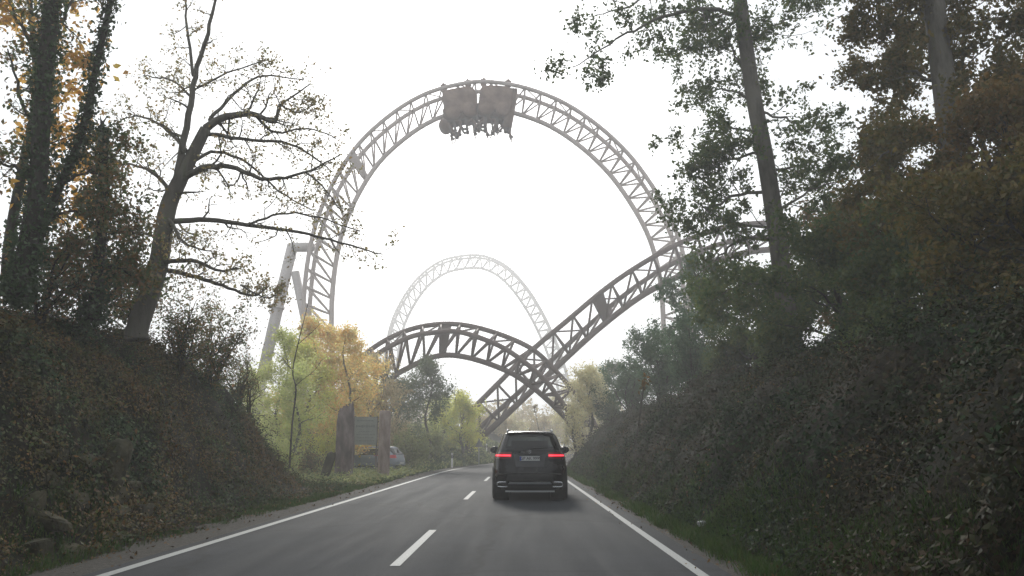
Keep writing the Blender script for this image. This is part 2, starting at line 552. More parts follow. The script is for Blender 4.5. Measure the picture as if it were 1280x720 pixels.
def spline(pts, n):
    pts = np.array(pts, float); m = len(pts)
    t = np.linspace(0, m - 1, n); out = []
    for x in t:
        i = min(int(x), m - 2); f = x - i
        p0 = pts[max(i - 1, 0)]; p1 = pts[i]; p2 = pts[i + 1]; p3 = pts[min(i + 2, m - 1)]
        out.append(.5 * ((2 * p1) + (-p0 + p2) * f + (2 * p0 - 5 * p1 + 4 * p2 - p3) * f * f + (-p0 + 3 * p1 - 3 * p2 + p3) * f ** 3))
    return np.array(out)


def ppath(pxs, Y, dY=0, n=None):
    """pixel trace at a distance, drifting dY deeper to its end"""
    m = len(pxs)
    w = np.array([P(a, b, Y + dY * i / max(1, m - 1)) for i, (a, b) in enumerate(pxs)])
    return spline(w, n or m * 4)


# ---- the big oak on the left bank
def oak():
    p = Plant(11); Y = 17.0; rg = p.rg
    tr = ppath([(171, 425), (173, 406), (197, 335), (209, 263), (224, 227), (239, 197), (257, 161)], Y)
    p.mb.tube(tr, np.linspace(.25, .12, len(tr)), 10)
    prm = dict(seg=7, wig=.28, lift=.02, nch=[7, 5, 4, 3], shr=.5, fwd=.6, depth=.9, vert=.8)
    limbs = [
        ([(257, 161), (281, 146), (317, 143), (343, 152), (352, 131), (388, 105)], 0, .10, 1.6),
        ([(209, 268), (221, 221), (236, 143), (245, 90), (263, 30), (272, -10), (290, -60)], -.4, .10, .9),
        ([(242, 95), (233, 36), (231, -5), (222, -50)], .3, .04, .9),
        ([(246, 110), (287, 90), (335, 75)], 1, .03, 1.0),
        ([(228, 224), (257, 209), (287, 209), (335, 224), (382, 215), (424, 194)], -1.0, .085, 1.5),
        ([(255, 166), (299, 173), (358, 179), (394, 197), (415, 215)], 1.2, .05, 1.3),
        ([(205, 278), (257, 275), (311, 281), (370, 290), (430, 305), (478, 318)], .8, .07, 1.4),
        ([(206, 269), (220, 288), (233, 305), (263, 314)], -.8, .05, 1.0),
        ([(200, 328), (239, 326), (275, 338), (299, 335)], -1, .06, .9),
        ([(198, 336), (245, 346), (281, 358), (317, 370), (337, 356)], .6, .06, .8),
        ([(262, 150), (300, 110), (330, 95), (380, 100)], 2.0, .045, 1.3),
        ([(215, 240), (190, 215), (160, 205), (130, 208)], 1.0, .05, 1.3),
        ([(235, 190), (205, 160), (175, 145), (150, 150)], 1.4, .045, 1.2),
        ([(235, 205), (270, 190), (310, 205), (350, 240), (390, 262)], 2.0, .045, 1.2),
        ([(200, 300), (175, 290), (150, 300)], 1.0, .04, 1.0),
        ([(238, 120), (215, 100), (180, 95)], 1.2, .03, 1.0),
        ([(300, 356), (330, 372), (352, 366)], .8, .02, .7),
        ([(311, 281), (350, 268), (400, 272), (450, 290)], 1.0, .03, 1.3),
        ([(382, 215), (405, 235), (425, 262)], 1.0, .025, 1.0),
        ([(317, 143), (345, 165), (385, 160), (420, 172)], 1.2, .035, 1.3),
        ([(352, 131), (372, 140), (396, 130)], 1.0, .025, .9),
    ]
    for pxs, dY, r, L in limbs:
        q = ppath(pxs, Y, dY, len(pxs) * 4)
        q = q + rg.normal(size=q.shape) * .012
        rad = np.linspace(r, .012, len(q))
        p.mb.tube(q, rad, 7)
        p.children(list(q), list(rad), L * 1.6, 1, 3, dict(prm, nch=[0, 13, 5, 4], shr=.45, wig=.34), t0=.12)
    x, y, z = tr[2]
    root = p.finish('oak_tree', (x - .3, y, hz(x - .3, y)), 'dark leaning oak with long nearly bare crooked boughs reaching over the left bank', 'tree', M['bark_pale'], M['oakleaf'], 8500, .075, .08)
    return root


oak()


def ivy_wrap(path, rad, n, rg, spread=.1):
    i = rg.integers(0, len(path), n)
    a = rg.normal(size=(n, 3)); a /= np.linalg.norm(a, axis=1)[:, None]
    rr = np.asarray(rad)[i][:, None]
    dens = .6 + .8 * np.abs(np.sin(i / len(path) * 17))[:, None]
    return path[i] + a * (rr + np.abs(rg.normal(size=(n, 1))) * spread * dens) + rg.normal(size=(n, 3)) * .05


def ivy_trunk(seed, pxs, Y, r0, r1, label, nleaf, spread, boughs, name='ivy_clad_tree', broken=False, leafm=None, nbl=2000, ls=.09):
    p = Plant(seed); rg = p.rg
    tr = ppath(pxs, Y, 0, len(pxs) * 5)
    rad = np.linspace(r0, r1, len(tr))
    p.mb.tube(tr, rad, 10)
    for bp, dY, r in boughs:
        q = ppath(bp, Y, dY); q += rg.normal(size=q.shape) * .02
        p.mb.tube(q, np.linspace(r, .012, len(q)), 6)
        p.children(list(q), list(np.linspace(r, .012, len(q))), 1.4, 1, 3, dict(seg=6, wig=.3, lift=.03, nch=[0, 7, 4, 3], shr=.5), t0=.2)
    if broken:
        e = tr[-1]
        for k in range(5):
            p.mb.tube([e + rg.normal(size=3) * .04, e + np.array([rg.uniform(-.12, .12), 0, rg.uniform(.15, .4)])], [.05, .006], 4)
    base = tr[0].copy()
    root = empty(name, base); tag(root, label, 'tree')
    p.mb.v = [v - base for v in p.mb.v]
    p.mb.build('trunk', M['bark'], root, smooth=True)
    c = ivy_wrap(tr, rad, nleaf, rg, spread) - base
    link('ivy', quads_mesh('ivy', leaves_from(c, .085, rg)), M['ivy'], root)
    if boughs:
        c = p.twigpts(.16, nbl) - base
        link('crown', quads_mesh('crown', leaves_from(c, ls, rg)), leafm or M['under_left'], root)
    return root


ivy_trunk(21, [(22, 370), (30, 330), (46, 239), (54, 119), (64, 6), (72, -80)], 13, .17, .12,
          'thick dark trunk wrapped in ivy at the left end of the bank top', 6500, .085,
          [([(60, 60), (80, 20), (100, -20)], .5, .05), ([(50, 180), (25, 120), (10, 60)], .6, .05), ([(46, 230), (20, 210), (-10, 200)], .5, .05), ([(58, 90), (30, 40), (10, 0)], .4, .05)])
ivy_trunk(22, [(24, 372), (38, 330), (72, 239), (102, 167), (119, 90), (137, 6), (150, -70)], 14, .075, .05,
          'slim ivy-wrapped trunk leaning right across the thick ivy-clad one', 4500, .06,
          [([(80, 225), (110, 215), (150, 190)], .6, .03), ([(60, 270), (95, 265), (130, 260)], .6, .03)], nbl=2500)
ivy_trunk(23, [(116, 400), (119, 375), (127, 287), (130, 210), (128, 165)], 15, .13, .08,
          'short dead snag with a broken top between the ivy trunks and the oak', 3500, .14,
          [([(128, 240), (150, 260), (165, 290)], .4, .03), ([(127, 290), (105, 300), (85, 320)], .4, .03), ([(122, 330), (145, 335), (165, 345)], .4, .03)], name='dead_snag', broken=True, nbl=3500)
# yellow maple behind the ivy trunks
p = Plant(31); tr = ppath([(8, 370), (12, 300), (30, 200), (45, 120), (40, 30), (30, -60)], 15.5)
p.mb.tube(tr, np.linspace(.12, .04, len(tr)), 8)
for bp in ([(30, 200), (60, 150), (90, 110)], [(20, 240), (70, 220), (110, 200)], [(40, 120), (65, 80), (85, 70)], [(40, 60), (20, 20), (5, 10)], [(35, 180), (60, 180), (100, 165)], [(14, 280), (60, 270), (100, 250)], [(35,30),(60,0),(90,-10)]):
    q = ppath(bp, 15.5, .5); p.mb.tube(q, np.linspace(.03, .008, len(q)), 5)
    p.children(list(q), list(np.linspace(.03, .008, len(q))), 1.3, 1, 3, dict(seg=5, wig=.3, nch=[0, 5, 3, 3], shr=.5), t0=.2)
p.finish('maple_tree', tr[0], 'young maple with large yellow and orange leaves behind the ivy-clad trunks', 'tree', M['bark'], M['maple'], 2300, .16, .2)


def shrub(name, seed, px, py_top, Y, base_xy, wid, label, leafm, nleaf, ls, spread=.16, stems=8, cat='shrub', barkm=None, group=None, lean=(0, 0), hgt=None, bz=None):
    x, y = base_xy if base_xy else (P(px, 500, Y)[0], Y)
    z = hz(x, y) - .05 if bz is None else bz
    top = P(px, py_top, Y)[2] if hgt is None else z + hgt
    H = top - z
    p = Plant(seed); rg = p.rg
    for i in range(stems):
        a = rg.uniform(0, 2 * math.pi); k = rg.uniform(.1, 1)
        d = np.array([math.cos(a) * wid / H * k + lean[0], math.sin(a) * wid * .8 / H * k + lean[1], 1.0])
        L = H * rg.uniform(.6, .98) / math.sqrt(1 + (wid * k / H) ** 2) * (1.15 - .35 * k)
        p.grow((x, y, z), d, L, .02 + H * .009, 0, 2, dict(seg=7, wig=.13, lift=.03, nch=[7, 5, 3], shr=.42, fwd=.6, vert=.9))
    return p.finish(name, (x, y, z), label, cat, barkm or M['bark'], leafm, nleaf, ls, spread, group, crown='foliage', stem='stems')


def crown_tree(name, seed, base, top_z, wid, label, leafm, nleaf, ls, spread=.3, r=.16, limbs=14, t0=.3, barkm=None, lean=0.0, depth=1.0, cat='tree', group=None, maxl=3, lift=.05):
    x, y, z = base
    p = Plant(seed); rg = p.rg
    H = top_z - z; n = 12
    tr = np.array([[x + lean * i / n * H + math.sin(i * .9 + seed) * .03 * H, y + math.cos(i * .7 + seed) * .02 * H, z - .3 + (H + .3) * i / n] for i in range(n + 1)])
    rad = np.linspace(r, r * .15, n + 1)
    p.mb.tube(tr, rad, 8)
    for i in range(limbs):
        t = t0 + (1 - t0) * (i + .5) / limbs
        k = t * n; j = min(int(k), n - 1); q = tr[j] + (tr[j + 1] - tr[j]) * (k - j)
        a = i * 2.4 + rg.uniform(-.4, .4)
        prof = math.sin(math.pi * min(1, max(0.08, (t - t0) / (1 - t0) * .85 + .18))) ** .7
        L = wid * prof * rg.uniform(.7, 1.15)
        p.grow(q, (math.cos(a), math.sin(a) * depth, rg.uniform(.1, .6)), L, rad[j] * .4, 1, maxl, dict(seg=7, wig=.2, lift=lift, nch=[0, 6, 4, 3], shr=.5, fwd=.6))
    return p.finish(name, (x, y, z), label, cat, barkm or M['bark'], leafm, nleaf, ls, spread, group)


# left bank undergrowth
UL = [
    (40, 290, 14.5, 1.1, 'brown and green bush at the foot of the ivy-clad trunks', 2600, .085),
    (98, 285, 16.5, 1.1, 'leafy bush between the leaning ivy trunk and the dead snag', 2700, .085),
    (160, 315, 18.5, 1.0, 'thin leafy bush left of the leaning oak trunk', 2800, .085),
    (222, 372, 19.0, .7, 'low dark bush right of the oak trunk', 2600, .075),
    (262, 385, 21, .7, 'dark round bush on the bank crest below the bare boughs', 4500, .075),
    (300, 432, 24, .35, 'small spiky bush near the far end of the left bank', 1300, .07),
]
for i, (px, top, Y, w, lab, n, ls) in enumerate(UL):
    shrub('bush', 100 + i, px, top, Y, None, w, lab, M['under_left'], n, ls, spread=.11, stems=8)
# small lone sprig
shrub('sprig', 131, 313, 438, 24.5, None, .12, 'single upright sprig at the very end of the left bank crest', M['under_left'], 160, .06, spread=.05, stems=3)

# sapling in front of the yellow tree
p = Plant(41)
q = ppath([(362, 585), (365, 534), (369.5, 495), (369.5, 483), (366, 463), (373, 428), (381, 396), (386, 375)], 29)
p.mb.tube(q, np.linspace(.038, .01, len(q)), 6)
for bp in ([(370, 482), (375, 477), (393, 463), (402, 450)], [(367, 465), (350, 445), (340, 440)], [(373, 430), (390, 415), (400, 405)]):
    w = ppath(bp, 29, .2); p.mb.tube(w, np.linspace(.016, .006, len(w)), 5)
    p.children(list(w), list(np.linspace(.02, .006, len(w))), .9, 2, 3, dict(seg=5, wig=.25, nch=[0, 0, 4, 3], shr=.6), t0=.3)
p.finish('sapling', q[0], 'thin crooked bare sapling in front of the bright yellow trees', 'tree', M['bark'], M['yellowgreen'], 260, .08, .1)

# ------------------------------------------------------------------ right side trees
def limb_tree(name, seed, tr_px, Y, r0, r1, limbs, label, leafm, nleaf, ls, spread, barkm=None, maxl=3, nch=(0, 8, 5, 3), clen=2.4):
    p = Plant(seed); rg = p.rg
    tr = ppath(tr_px, Y, 0, len(tr_px) * 4)
    p.mb.tube(tr, np.linspace(r0, r1, len(tr)), 12)
    for bp, dY, r in limbs:
        q = ppath(bp, Y, dY); q += rg.normal(size=q.shape) * .03
        rad = np.linspace(r, .012, len(q)); p.mb.tube(q, rad, 6)
        p.children(list(q), list(rad), clen, 1, maxl, dict(seg=6, wig=.26, lift=-.01, nch=list(nch), shr=.5, fwd=.6, vert=.7), t0=.12)
    b = tr[0].copy()
    return p.finish(name, b, label, 'tree', barkm or M['bark_pale'], leafm, nleaf, ls, spread)


limb_tree('beech_tree', 51, [(1000, 470), (985, 400), (972, 300), (957, 200), (940, 110), (926, 8), (915, -80)], 23, .30, .20, [
    ([(926, 20), (880, 10), (820, 25), (770, 50), (715, 85)], -2, .08),
    ([(918, -60), (860, -40), (800, 0), (745, 20)], -1, .08),
    ([(930, 60), (970, 30), (1010, 20)], 1, .05),
    ([(944, 130), (905, 110), (880, 120)], 1, .05),
    ([(946, 140), (985, 150), (1010, 165)], -1, .05),
    ([(955, 190), (910, 200), (880, 210)], 0, .05),
    ([(962, 240), (915, 245), (880, 265), (850, 285)], 1, .06),
    ([(966, 270), (1010, 240), (1050, 225)], -1, .05),
    ([(970, 300), (930, 300), (900, 320), (872, 345)], -1, .06),
    ([(972, 320), (1010, 310), (1050, 300)], 1, .06),
    ([(936, 90), (915, 60), (905, 30)], 0, .04),
    ([(978, 350), (930, 355), (890, 375)], 1, .05),
    ([(980, 365), (1020, 350), (1060, 345)], 0, .05),
    ([(915, -70), (960, -50), (1000, -20)], 0, .05),
    ([(958, 215), (1000, 205), (1035, 195)], 1, .05),
    ([(950, 165), (905, 160), (872, 170)], -1, .04),
    ([(968, 285), (905, 275), (865, 250)], 0, .05),
    ([(926, 10), (900, 45), (850, 60)], 1, .05),
], 'tall slender tree with a straight grey trunk and a bough reaching over the road', M['canopy_green'], 30000, .125, .12, clen=3.0, nch=(0, 9, 6, 4))

limb_tree('beech_tree', 52, [(1215, 420), (1205, 320), (1192, 200), (1178, 90), (1168, 8), (1160, -90)], 16, .27, .2, [
    ([(1190, 190), (1150, 170), (1110, 190), (1075, 225)], 0, .05),
    ([(1180, 110), (1140, 90), (1090, 95)], 1, .05),
    ([(1170, 30), (1130, 10), (1095, 30)], 0, .05),
    ([(1172, 60), (1220, 30), (1270, 20)], 0, .05),
    ([(1184, 140), (1230, 120), (1280, 100)], -1, .05),
    ([(1196, 240), (1150, 250), (1100, 280)], 0, .06),
    ([(1200, 260), (1250, 220), (1300, 200)], 0, .06),
    ([(1205, 320), (1160, 320), (1110, 340)], 1, .06),
    ([(1205, 330), (1260, 300), (1320, 290)], 1, .06),
    ([(1165, -40), (1110, -40), (1060, -20)], 0, .06),
    ([(1165, -40), (1210, -40), (1290, -40)], 0, .06),
    ([(1188, 160), (1215, 130), (1250, 170)], -2, .05),
], 'tree with a thick pale trunk rising through brown leaves at the upper right', M['canopy_olive'], 36000, .11, .12, clen=2.2, nch=(0, 9, 6, 4))

# (px, top, Y, base u, width, limbs, label, mat, nleaf, leaf size)
RT = [
    ('hazel_tree', 61, 1050, 290, 19, 2.3, 'dense dark green tree between the two grey trunks on the right bank', 'canopy_green', 16000, .115),
    ('hazel_tree', 62, 1130, 165, 21, 2.8, 'olive brown leafy tree left of the pale trunk', 'canopy_olive', 20000, .12),
    ('hazel_tree', 63, 1290, 120, 13.5, 1.9, 'brown leafed tree filling the upper right corner', 'canopy_brown', 17000, .095),
    ('hazel_tree', 64, 1300, 215, 11, 1.9, 'low dark tree at the right border below the brown one', 'canopy_olive', 14000, .09),
    ('hazel_tree', 65, 945, 345, 27, 2.2, 'dark green spreading tree at the foot of the slender grey trunk', 'canopy_green', 15000, .135),
    ('hazel_tree', 66, 1170, 315, 14.5, 1.8, 'dark bushy tree below the pale trunk', 'canopy_green', 16000, .10),
    ('hazel_tree', 67, 1250, -70, 19, 3.4, 'tall brown tree behind the thick pale trunk', 'canopy_olive', 28000, .12),
    ('hazel_tree', 69, 872, 322, 38, 2.1, 'feathery green tree hiding the right foot of the big loop', 'shrub_green', 12000, .14),
    ('hazel_tree', 68, 1090, 255, 27, 2.8, 'rusty leaved tree behind the olive brown one', 'canopy_brown', 14000, .14),
]
for nm, sd, px, top, Y, w, lab, lm, n, ls in RT:
    q = P(px, 400, Y); x = q[0]
    crown_tree(nm, sd, (x, Y, hz(x, Y)), P(px, top, Y)[2], w, lab, M[lm], n, ls, spread=.13, r=.11, limbs=17, t0=.08)

RS = [
    ('bush', 71, 790, 440, 47, 1.8, 'pale green bush leaning over the far end of the right bank', 'shrub_green', 9000, .13),
    ('bush', 72, 826, 398, 41, 2.0, 'round green bush beside the rising track on the right bank', 'shrub_green', 11000, .13),
    ('bush', 73, 872, 392, 34, 1.9, 'dark bush right of the round green one', 'shrub_green', 11000, .115),
    ('bush', 74, 915, 405, 29, 1.8, 'dark bush in front of the spreading green tree', 'canopy_green', 10000, .10),
    ('bush', 75, 985, 395, 22, 1.6, 'wide dark bush on the middle of the right bank', 'canopy_green', 11000, .09),
    ('bush', 76, 1075, 385, 17, 1.5, 'dark bush under the olive brown tree', 'canopy_green', 11000, .085),
    ('bush', 77, 1200, 385, 12.5, 1.4, 'near dark bush at the lower right of the trees', 'canopy_green', 11000, .08),
    ('bush', 78, 762, 478, 56, 1.7, 'hazy yellow-green bush at the tip of the right bank', 'greengrey', 7000, .15),
    ('bush', 79, 1300, 380, 10, 1.4, 'dark bush low against the right border', 'canopy_olive', 9000, .08),
]
for nm, sd, px, top, Y, w, lab, lm, n, ls in RS:
    shrub(nm, sd, px, top, Y, None, w, lab, M[lm], n, ls, spread=.14, stems=11)

# tall weed stalks at the right bank
for i, (px0, py0, px1, py1, Y, lab) in enumerate([
    (679, 575, 668, 507, 45, 'thin bare twig standing above the roof of the black car'),
    (790, 500, 806, 470, 26, 'dark seed stalk on the right bank below the round bush'),
]):
    b = P(px0, py0, Y); b[2] = min(b[2], hz(b[0], b[1]) + .0) if i else b[2]
    if i == 0:
        # stands on the far verge
        b = P(684, 575, 62); e = P(668, 507, 62); pm = P(672, 530, 62)
        b[2] = hz(b[0], b[1])
    else:
        b = P(792, 520, 26); b[2] = hz(b[0], b[1]); e = P(806, 472, 26); pm = (b + e) / 2 + np.array([.02, 0, 0])
    pl = Plant(90 + i); q = spline([b, pm, e], 10)
    pl.mb.tube(q, np.linspace(.03, .012, 10), 5)
    pl.tw.append(q[-3:])
    pl.finish('weed_stalk', b, lab, 'plant', M['bark'], M['canopy_brown'], 26, .16, .12, crown='seed_head', stem='stem')

# ------------------------------------------------------------------ mid distance trees
MT = [
    # name seed px basepy top Y wid label mat n ls limbs
    ('birch_tree', 201, 352, 415, 46, 2.0, 'pale yellow-green tree just beyond the end of the left bank', 'yellowgreen', 7000, .15),
    ('birch_tree', 202, 392, 400, 50, 2.8, 'glowing yellow and orange tree under the foot of the big loop', 'orange', 10000, .16),
    ('birch_tree', 203, 432, 412, 47, 2.4, 'orange tree right behind the broken stone post', 'orange', 9500, .15),
    ('birch_tree', 220, 412, 412, 52, 2.6, 'golden tree filling the gap between the two orange ones', 'orange', 11000, .16),
    ('birch_tree', 221, 382, 432, 45, 2.0, 'yellow tree low in front of the glowing orange one', 'yellow', 8000, .14),
    ('birch_tree', 204, 372, 455, 41, 1.3, 'small yellow-green tree in front of the orange trees', 'yellowgreen', 7000, .12),
    ('birch_tree', 205, 462, 448, 56, 2.6, 'pale brown tree at the low left end of the arched track', 'brownfar', 8000, .16),
    ('birch_tree', 206, 495, 480, 64, 2.2, 'hazy green-grey tree between the arch end and the dark green one', 'greengrey', 6000, .18),
    ('birch_tree', 207, 536, 452, 58, 1.9, 'dark green round-headed tree under the arched track', 'greengrey', 9000, .15),
    ('birch_tree', 208, 578, 498, 68, 2.4, 'bright yellow tree left of the track foot', 'yellow', 8500, .17),
    ('birch_tree', 209, 556, 505, 72, 2.2, 'yellow-green tree right of the dark green one', 'yellowgreen', 7000, .18),
    ('birch_tree', 210, 614, 532, 100, 2.4, 'pale orange tree beyond the bend, left of the black car', 'brownfar', 5000, .24),
    ('birch_tree', 218, 738, 466, 57, 2.2, 'cream leafed tree on the tip of the right bank hiding the low arch end', 'cream', 9000, .15),
    ('birch_tree', 219, 717, 508, 54, 1.0, 'slender cream sapling at the very foot of the right bank tip', 'cream', 3000, .12),
    ('birch_tree', 211, 706, 487, 112, 2.8, 'cream coloured tree just right of the black car roof', 'cream', 7000, .22),
    ('birch_tree', 212, 735, 462, 84, 2.9, 'taller cream tree behind the tip of the right bank', 'cream', 8000, .22),
    ('birch_tree', 213, 765, 455, 74, 2.6, 'pale green tree between the cream tree and the bank bushes', 'greengrey', 7000, .19),
    ('birch_tree', 214, 640, 536, 112, 2.6, 'low pale tree straight beyond the black car', 'cream', 4000, .26),
    ('birch_tree', 215, 680, 528, 118, 3.0, 'faint pale tree beyond the right side of the car roof', 'brownfar', 4000, .26),
    ('birch_tree', 216, 315, 470, 55, 2.4, 'faint green tree showing over the far end of the left bank', 'yellowgreen', 6000, .18),
    ('birch_tree', 217, 450, 495, 60, 2.4, 'orange tree behind the board between the posts', 'orange', 8000, .17),
]
for nm, sd, px, top, Y, w, lab, lm, n, ls in MT:
    x = P(px, 500, Y)[0]
    crown_tree(nm, sd, (x, Y, hz(x, Y)), P(px, top, Y)[2], w, lab, M[lm], n, ls, spread=.26, r=.10 + Y * .0006, limbs=13, t0=.12 if sd != 207 else .4, barkm=M['bark_far'], lift=.1)
MS = [
    (410, 535, 44.5, 1.6, 'yellow undergrowth bush behind the broken stone post', 'yellow', 5000, .11),
    (512, 535, 52, 1.4, 'green bush behind the tail of the parked car', 'midgreen', 5500, .12),
    (540, 540, 60, 1.6, 'green bush on the verge left of the reflector post', 'midgreen', 5500, .13),
    (592, 545, 78, 1.5, 'small bright green bush beside the traffic sign', 'yellow', 3500, .16),
    (395, 560, 36, .8, 'dark low bush at the left foot of the broken stone post', 'under_left', 2600, .08),
    (455, 540, 53, 1.8, 'olive bush behind the grey parked car', 'midgreen', 6000, .12),
    (350, 540, 38, 1.2, 'low yellow-green bush against the end of the left bank', 'yellowgreen', 4500, .10),
    (490, 530, 56, 1.8, 'brownish bush above the roof of the parked car', 'brownfar', 6000, .13),
    (563, 548, 70, 1.6, 'yellow-green bush on the slope behind the reflector post', 'yellowgreen', 4500, .15),
    (628, 552, 104, 2.2, 'orange-brown bush at the outside of the bend', 'brownfar', 4000, .22),
]
for i, (px, top, Y, w, lab, lm, n, ls) in enumerate(MS):
    shrub('bush', 300 + i, px, top, Y, None, w, lab, M[lm], n, ls, spread=.2, stems=9, barkm=M['bark_far'])

# far-off wood, reads as one mass
pts = []; rg = np.random.default_rng(77)
for i in range(260):
    x = rg.uniform(-150, 190); y = rg.uniform(150, 200) + abs(x - 10) * .2
    h = rg.uniform(5, 11); w = rg.uniform(2.0, 4); z0 = hz(x, y)
    n = 300
    d = rg.normal(size=(n, 3)); d /= np.linalg.norm(d, axis=1)[:, None]
    c = np.array([x, y, z0 + h * .55]) + d * np.array([w, w, h * .45]) * rg.uniform(.5, 1.05, (n, 1))
    pts.append(c)
pts = np.concatenate(pts)
o = link('distant_woods', quads_mesh('distant_woods', leaves_from(pts, .9, rg)), M['brownfar']); tag(o, 'pale far-off autumn wood fading into the fog', 'woods', kind='stuff')

# ------------------------------------------------------------------ ground cover (uncountable)
def normals(x, y, e=.12):
    hx = (height(x + e, y) - height(x - e, y)) / (2 * e); hy = (height(x, y + e) - height(x, y - e)) / (2 * e)
    n = np.stack([-hx, -hy, np.ones_like(hx)], -1); return n / np.linalg.norm(n, axis=1)[:, None]


def cover(name, label, n, u0, u1, y0, y1, m, ls, lift, seed, dens=None, ypow=1.6):
    rg = np.random.default_rng(seed)
    t = rg.uniform(0, 1, n) ** ypow
    y = y0 + (y1 - y0) * t; u = rg.uniform(u0, u1, n); x = u + shift(y)
    if dens is not None:
        k = rg.uniform(0, 1, n) < dens(x, y, u); x, y, u = x[k], y[k], u[k]
    nn = normals(x, y); z = height(x, y)
    z = np.maximum(z, .03)
    lf = np.abs(rg.normal(size=len(x))) * lift * (.5 + 1.6 * np.clip(fbm(x, y, .9, 3, 33) + .4, 0, 1.3))
    c = np.stack([x, y, z], -1) + nn * (lf[:, None] + .01)
    pz = np.clip(1 + .9 * fbm(x, y, 1.1, 3, 71), .65, 1.35)
    V = leaves_from(c, ls * pz * (1 + .012 * (y - 8)), rg, flat=nn)
    o = link(name, quads_mesh(name, V), m); tag(o, label, 'ground cover', kind='stuff'); return o


def on_left(x, y, u):
    h = height(x, y)
    return np.where((u < 0) & (h > .15), 1, np.where(u < -5.6, .25, 0)) * np.clip(.7 + 1.9 * fbm(x, y, .6, 4, 41), .22, 1)


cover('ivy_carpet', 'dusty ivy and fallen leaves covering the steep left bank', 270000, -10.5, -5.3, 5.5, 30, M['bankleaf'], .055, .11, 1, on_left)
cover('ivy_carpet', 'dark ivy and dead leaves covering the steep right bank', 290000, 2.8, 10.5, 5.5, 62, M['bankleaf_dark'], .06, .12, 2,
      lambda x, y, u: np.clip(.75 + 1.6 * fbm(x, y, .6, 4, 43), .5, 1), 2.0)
cover('ivy_carpet', 'scattered autumn leaves and weeds on the slope beyond the parked car', 50000, -16, -5.2, 30, 90, M['midgreen'], .10, .12, 3,
      lambda x, y, u: np.where(u < -5.5, .9, .1), 1.2)
cover('leaf_litter', 'brown fallen leaves along the foot of the left bank', 5000, -6.2, -4.2, 6, 40, M['litter'], .05, .004, 4,
      lambda x, y, u: np.clip((-4.2 - u) / 1.6, 0.0, 1) ** 2)
cover('leaf_litter', 'brown fallen leaves along the right verge', 5000, 1.7, 3.4, 6, 45, M['litter'], .05, .004, 5, lambda x, y, u: np.clip((u - 1.6) / 1.6, 0, 1) ** 2)
cover('leaf_litter', 'pale brown dead leaves lying in drifts on the right bank', 9000, 3.0, 9.5, 6, 40, M['litter'], .06, .10, 8, lambda x, y, u: np.clip(.1 + 2.4 * fbm(x, y, 1.4, 3, 91), 0.02, 1))
cover('leaf_litter', 'pinkish brown dead leaves on top of the ivy of the left bank', 9000, -10, -5.8, 6, 24, M['litter'], .06, .12, 6, on_left)


pl = Plant(400); rgb = pl.rg
for i in range(230):
    rt_side = rgb.uniform() < .62
    y = 6.5 + 30 * rgb.uniform() ** 1.5; u = rgb.uniform(3.1, 8) if rt_side else -rgb.uniform(5.8, 8.6)
    if not rt_side: y = min(y, 23)
    x = u; b = np.array([x, y, hz(x, y)]); sg = -1 if rt_side else 1
    L = rgb.uniform(.5, 1.3); d = np.array([sg * rgb.uniform(.1, 1), rgb.uniform(-1, 1), rgb.uniform(.6, 1.2)]); d /= np.linalg.norm(d)
    q = [b]
    for k in range(8):
        q.append(q[-1] + d * L / 8); d = d + np.array([sg * .05, 0, -.26]) + rgb.normal(size=3) * .06; d /= np.linalg.norm(d)
        if q[-1][2] < hz(q[-1][0], q[-1][1]) + .02: q[-1][2] = hz(q[-1][0], q[-1][1]) + .02
    pl.mb.tube(q, np.linspace(.007, .003, 9), 4, cap=False); pl.tw.append(np.array(q[2:]))
o = pl.mb.build('bramble_stems', M['bark']); tag(o, 'thin arching bramble stems over the ivy of both banks', 'brambles', kind='stuff')
o = link('bramble_leaves', quads_mesh('bramble_leaves', leaves_from(pl.twigpts(.05, 7000), .045, rgb)), M['bankleaf']); tag(o, 'green bramble leaves over the ivy of both banks', 'brambles', kind='stuff')


def blades(name, label, n, u0, u1, y0, y1, m, h0, seed, dens=None, ypow=1.5):
    rg = np.random.default_rng(seed)
    y = y0 + (y1 - y0) * rg.uniform(0, 1, n) ** ypow; u = rg.uniform(u0, u1, n); x = u + shift(y)
    k = rg.uniform(0, 1, n) < np.clip(.55 + 2.2 * fbm(x, y, .8, 3, 51), .05, 1) * (dens(x, y, u) if dens else 1)
    x, y = x[k], y[k]; n = len(x)
    z = height(x, y); h = h0 * rg.uniform(.4, 1.2, n) * (.6 + 1.2 * np.clip(fbm(x, y, 1.3, 2, 55) + .4, 0, 1))
    a = rg.uniform(0, 2 * math.pi, n); w = .003 + .0005 * y
    dx = np.cos(a) * w; dy = np.sin(a) * w; bx = rg.normal(size=n) * h * .35; by = rg.normal(size=n) * h * .35
    V = np.empty((n, 4, 3))
    V[:, 0] = np.stack([x - dx, y - dy, z - .01], -1); V[:, 1] = np.stack([x + dx, y + dy, z - .01], -1)
    V[:, 2] = np.stack([x + dx * .3 + bx, y + dy * .3 + by, z + h], -1); V[:, 3] = np.stack([x - dx * .3 + bx, y - dy * .3 + by, z + h * .97], -1)
    o = link(name, quads_mesh(name, V), m); tag(o, label, 'grass', kind='stuff'); return o


blades('grass', 'green grass along the right verge of the road', 60000, 2.35, 3.5, 5.5, 60, M['grass'], .16, 61,
       lambda x, y, u: np.clip((u - 2.3) / .3, 0, 1) * np.clip((3.6 - u) / .5, .15, 1))
blades('grass', 'rough grass along the foot of the left bank', 50000, -6.4, -5.25, 6, 34, M['grass'], .09, 62)
blades('grass', 'grass strip in front of the two gate posts', 42000, -9.5, -5.4, 26, 50, M['grass'], .13, 63)
blades('grass', 'grass on the slope beyond the reflector post', 30000, -12, -5.4, 48, 90, M['grass'], .3, 64)

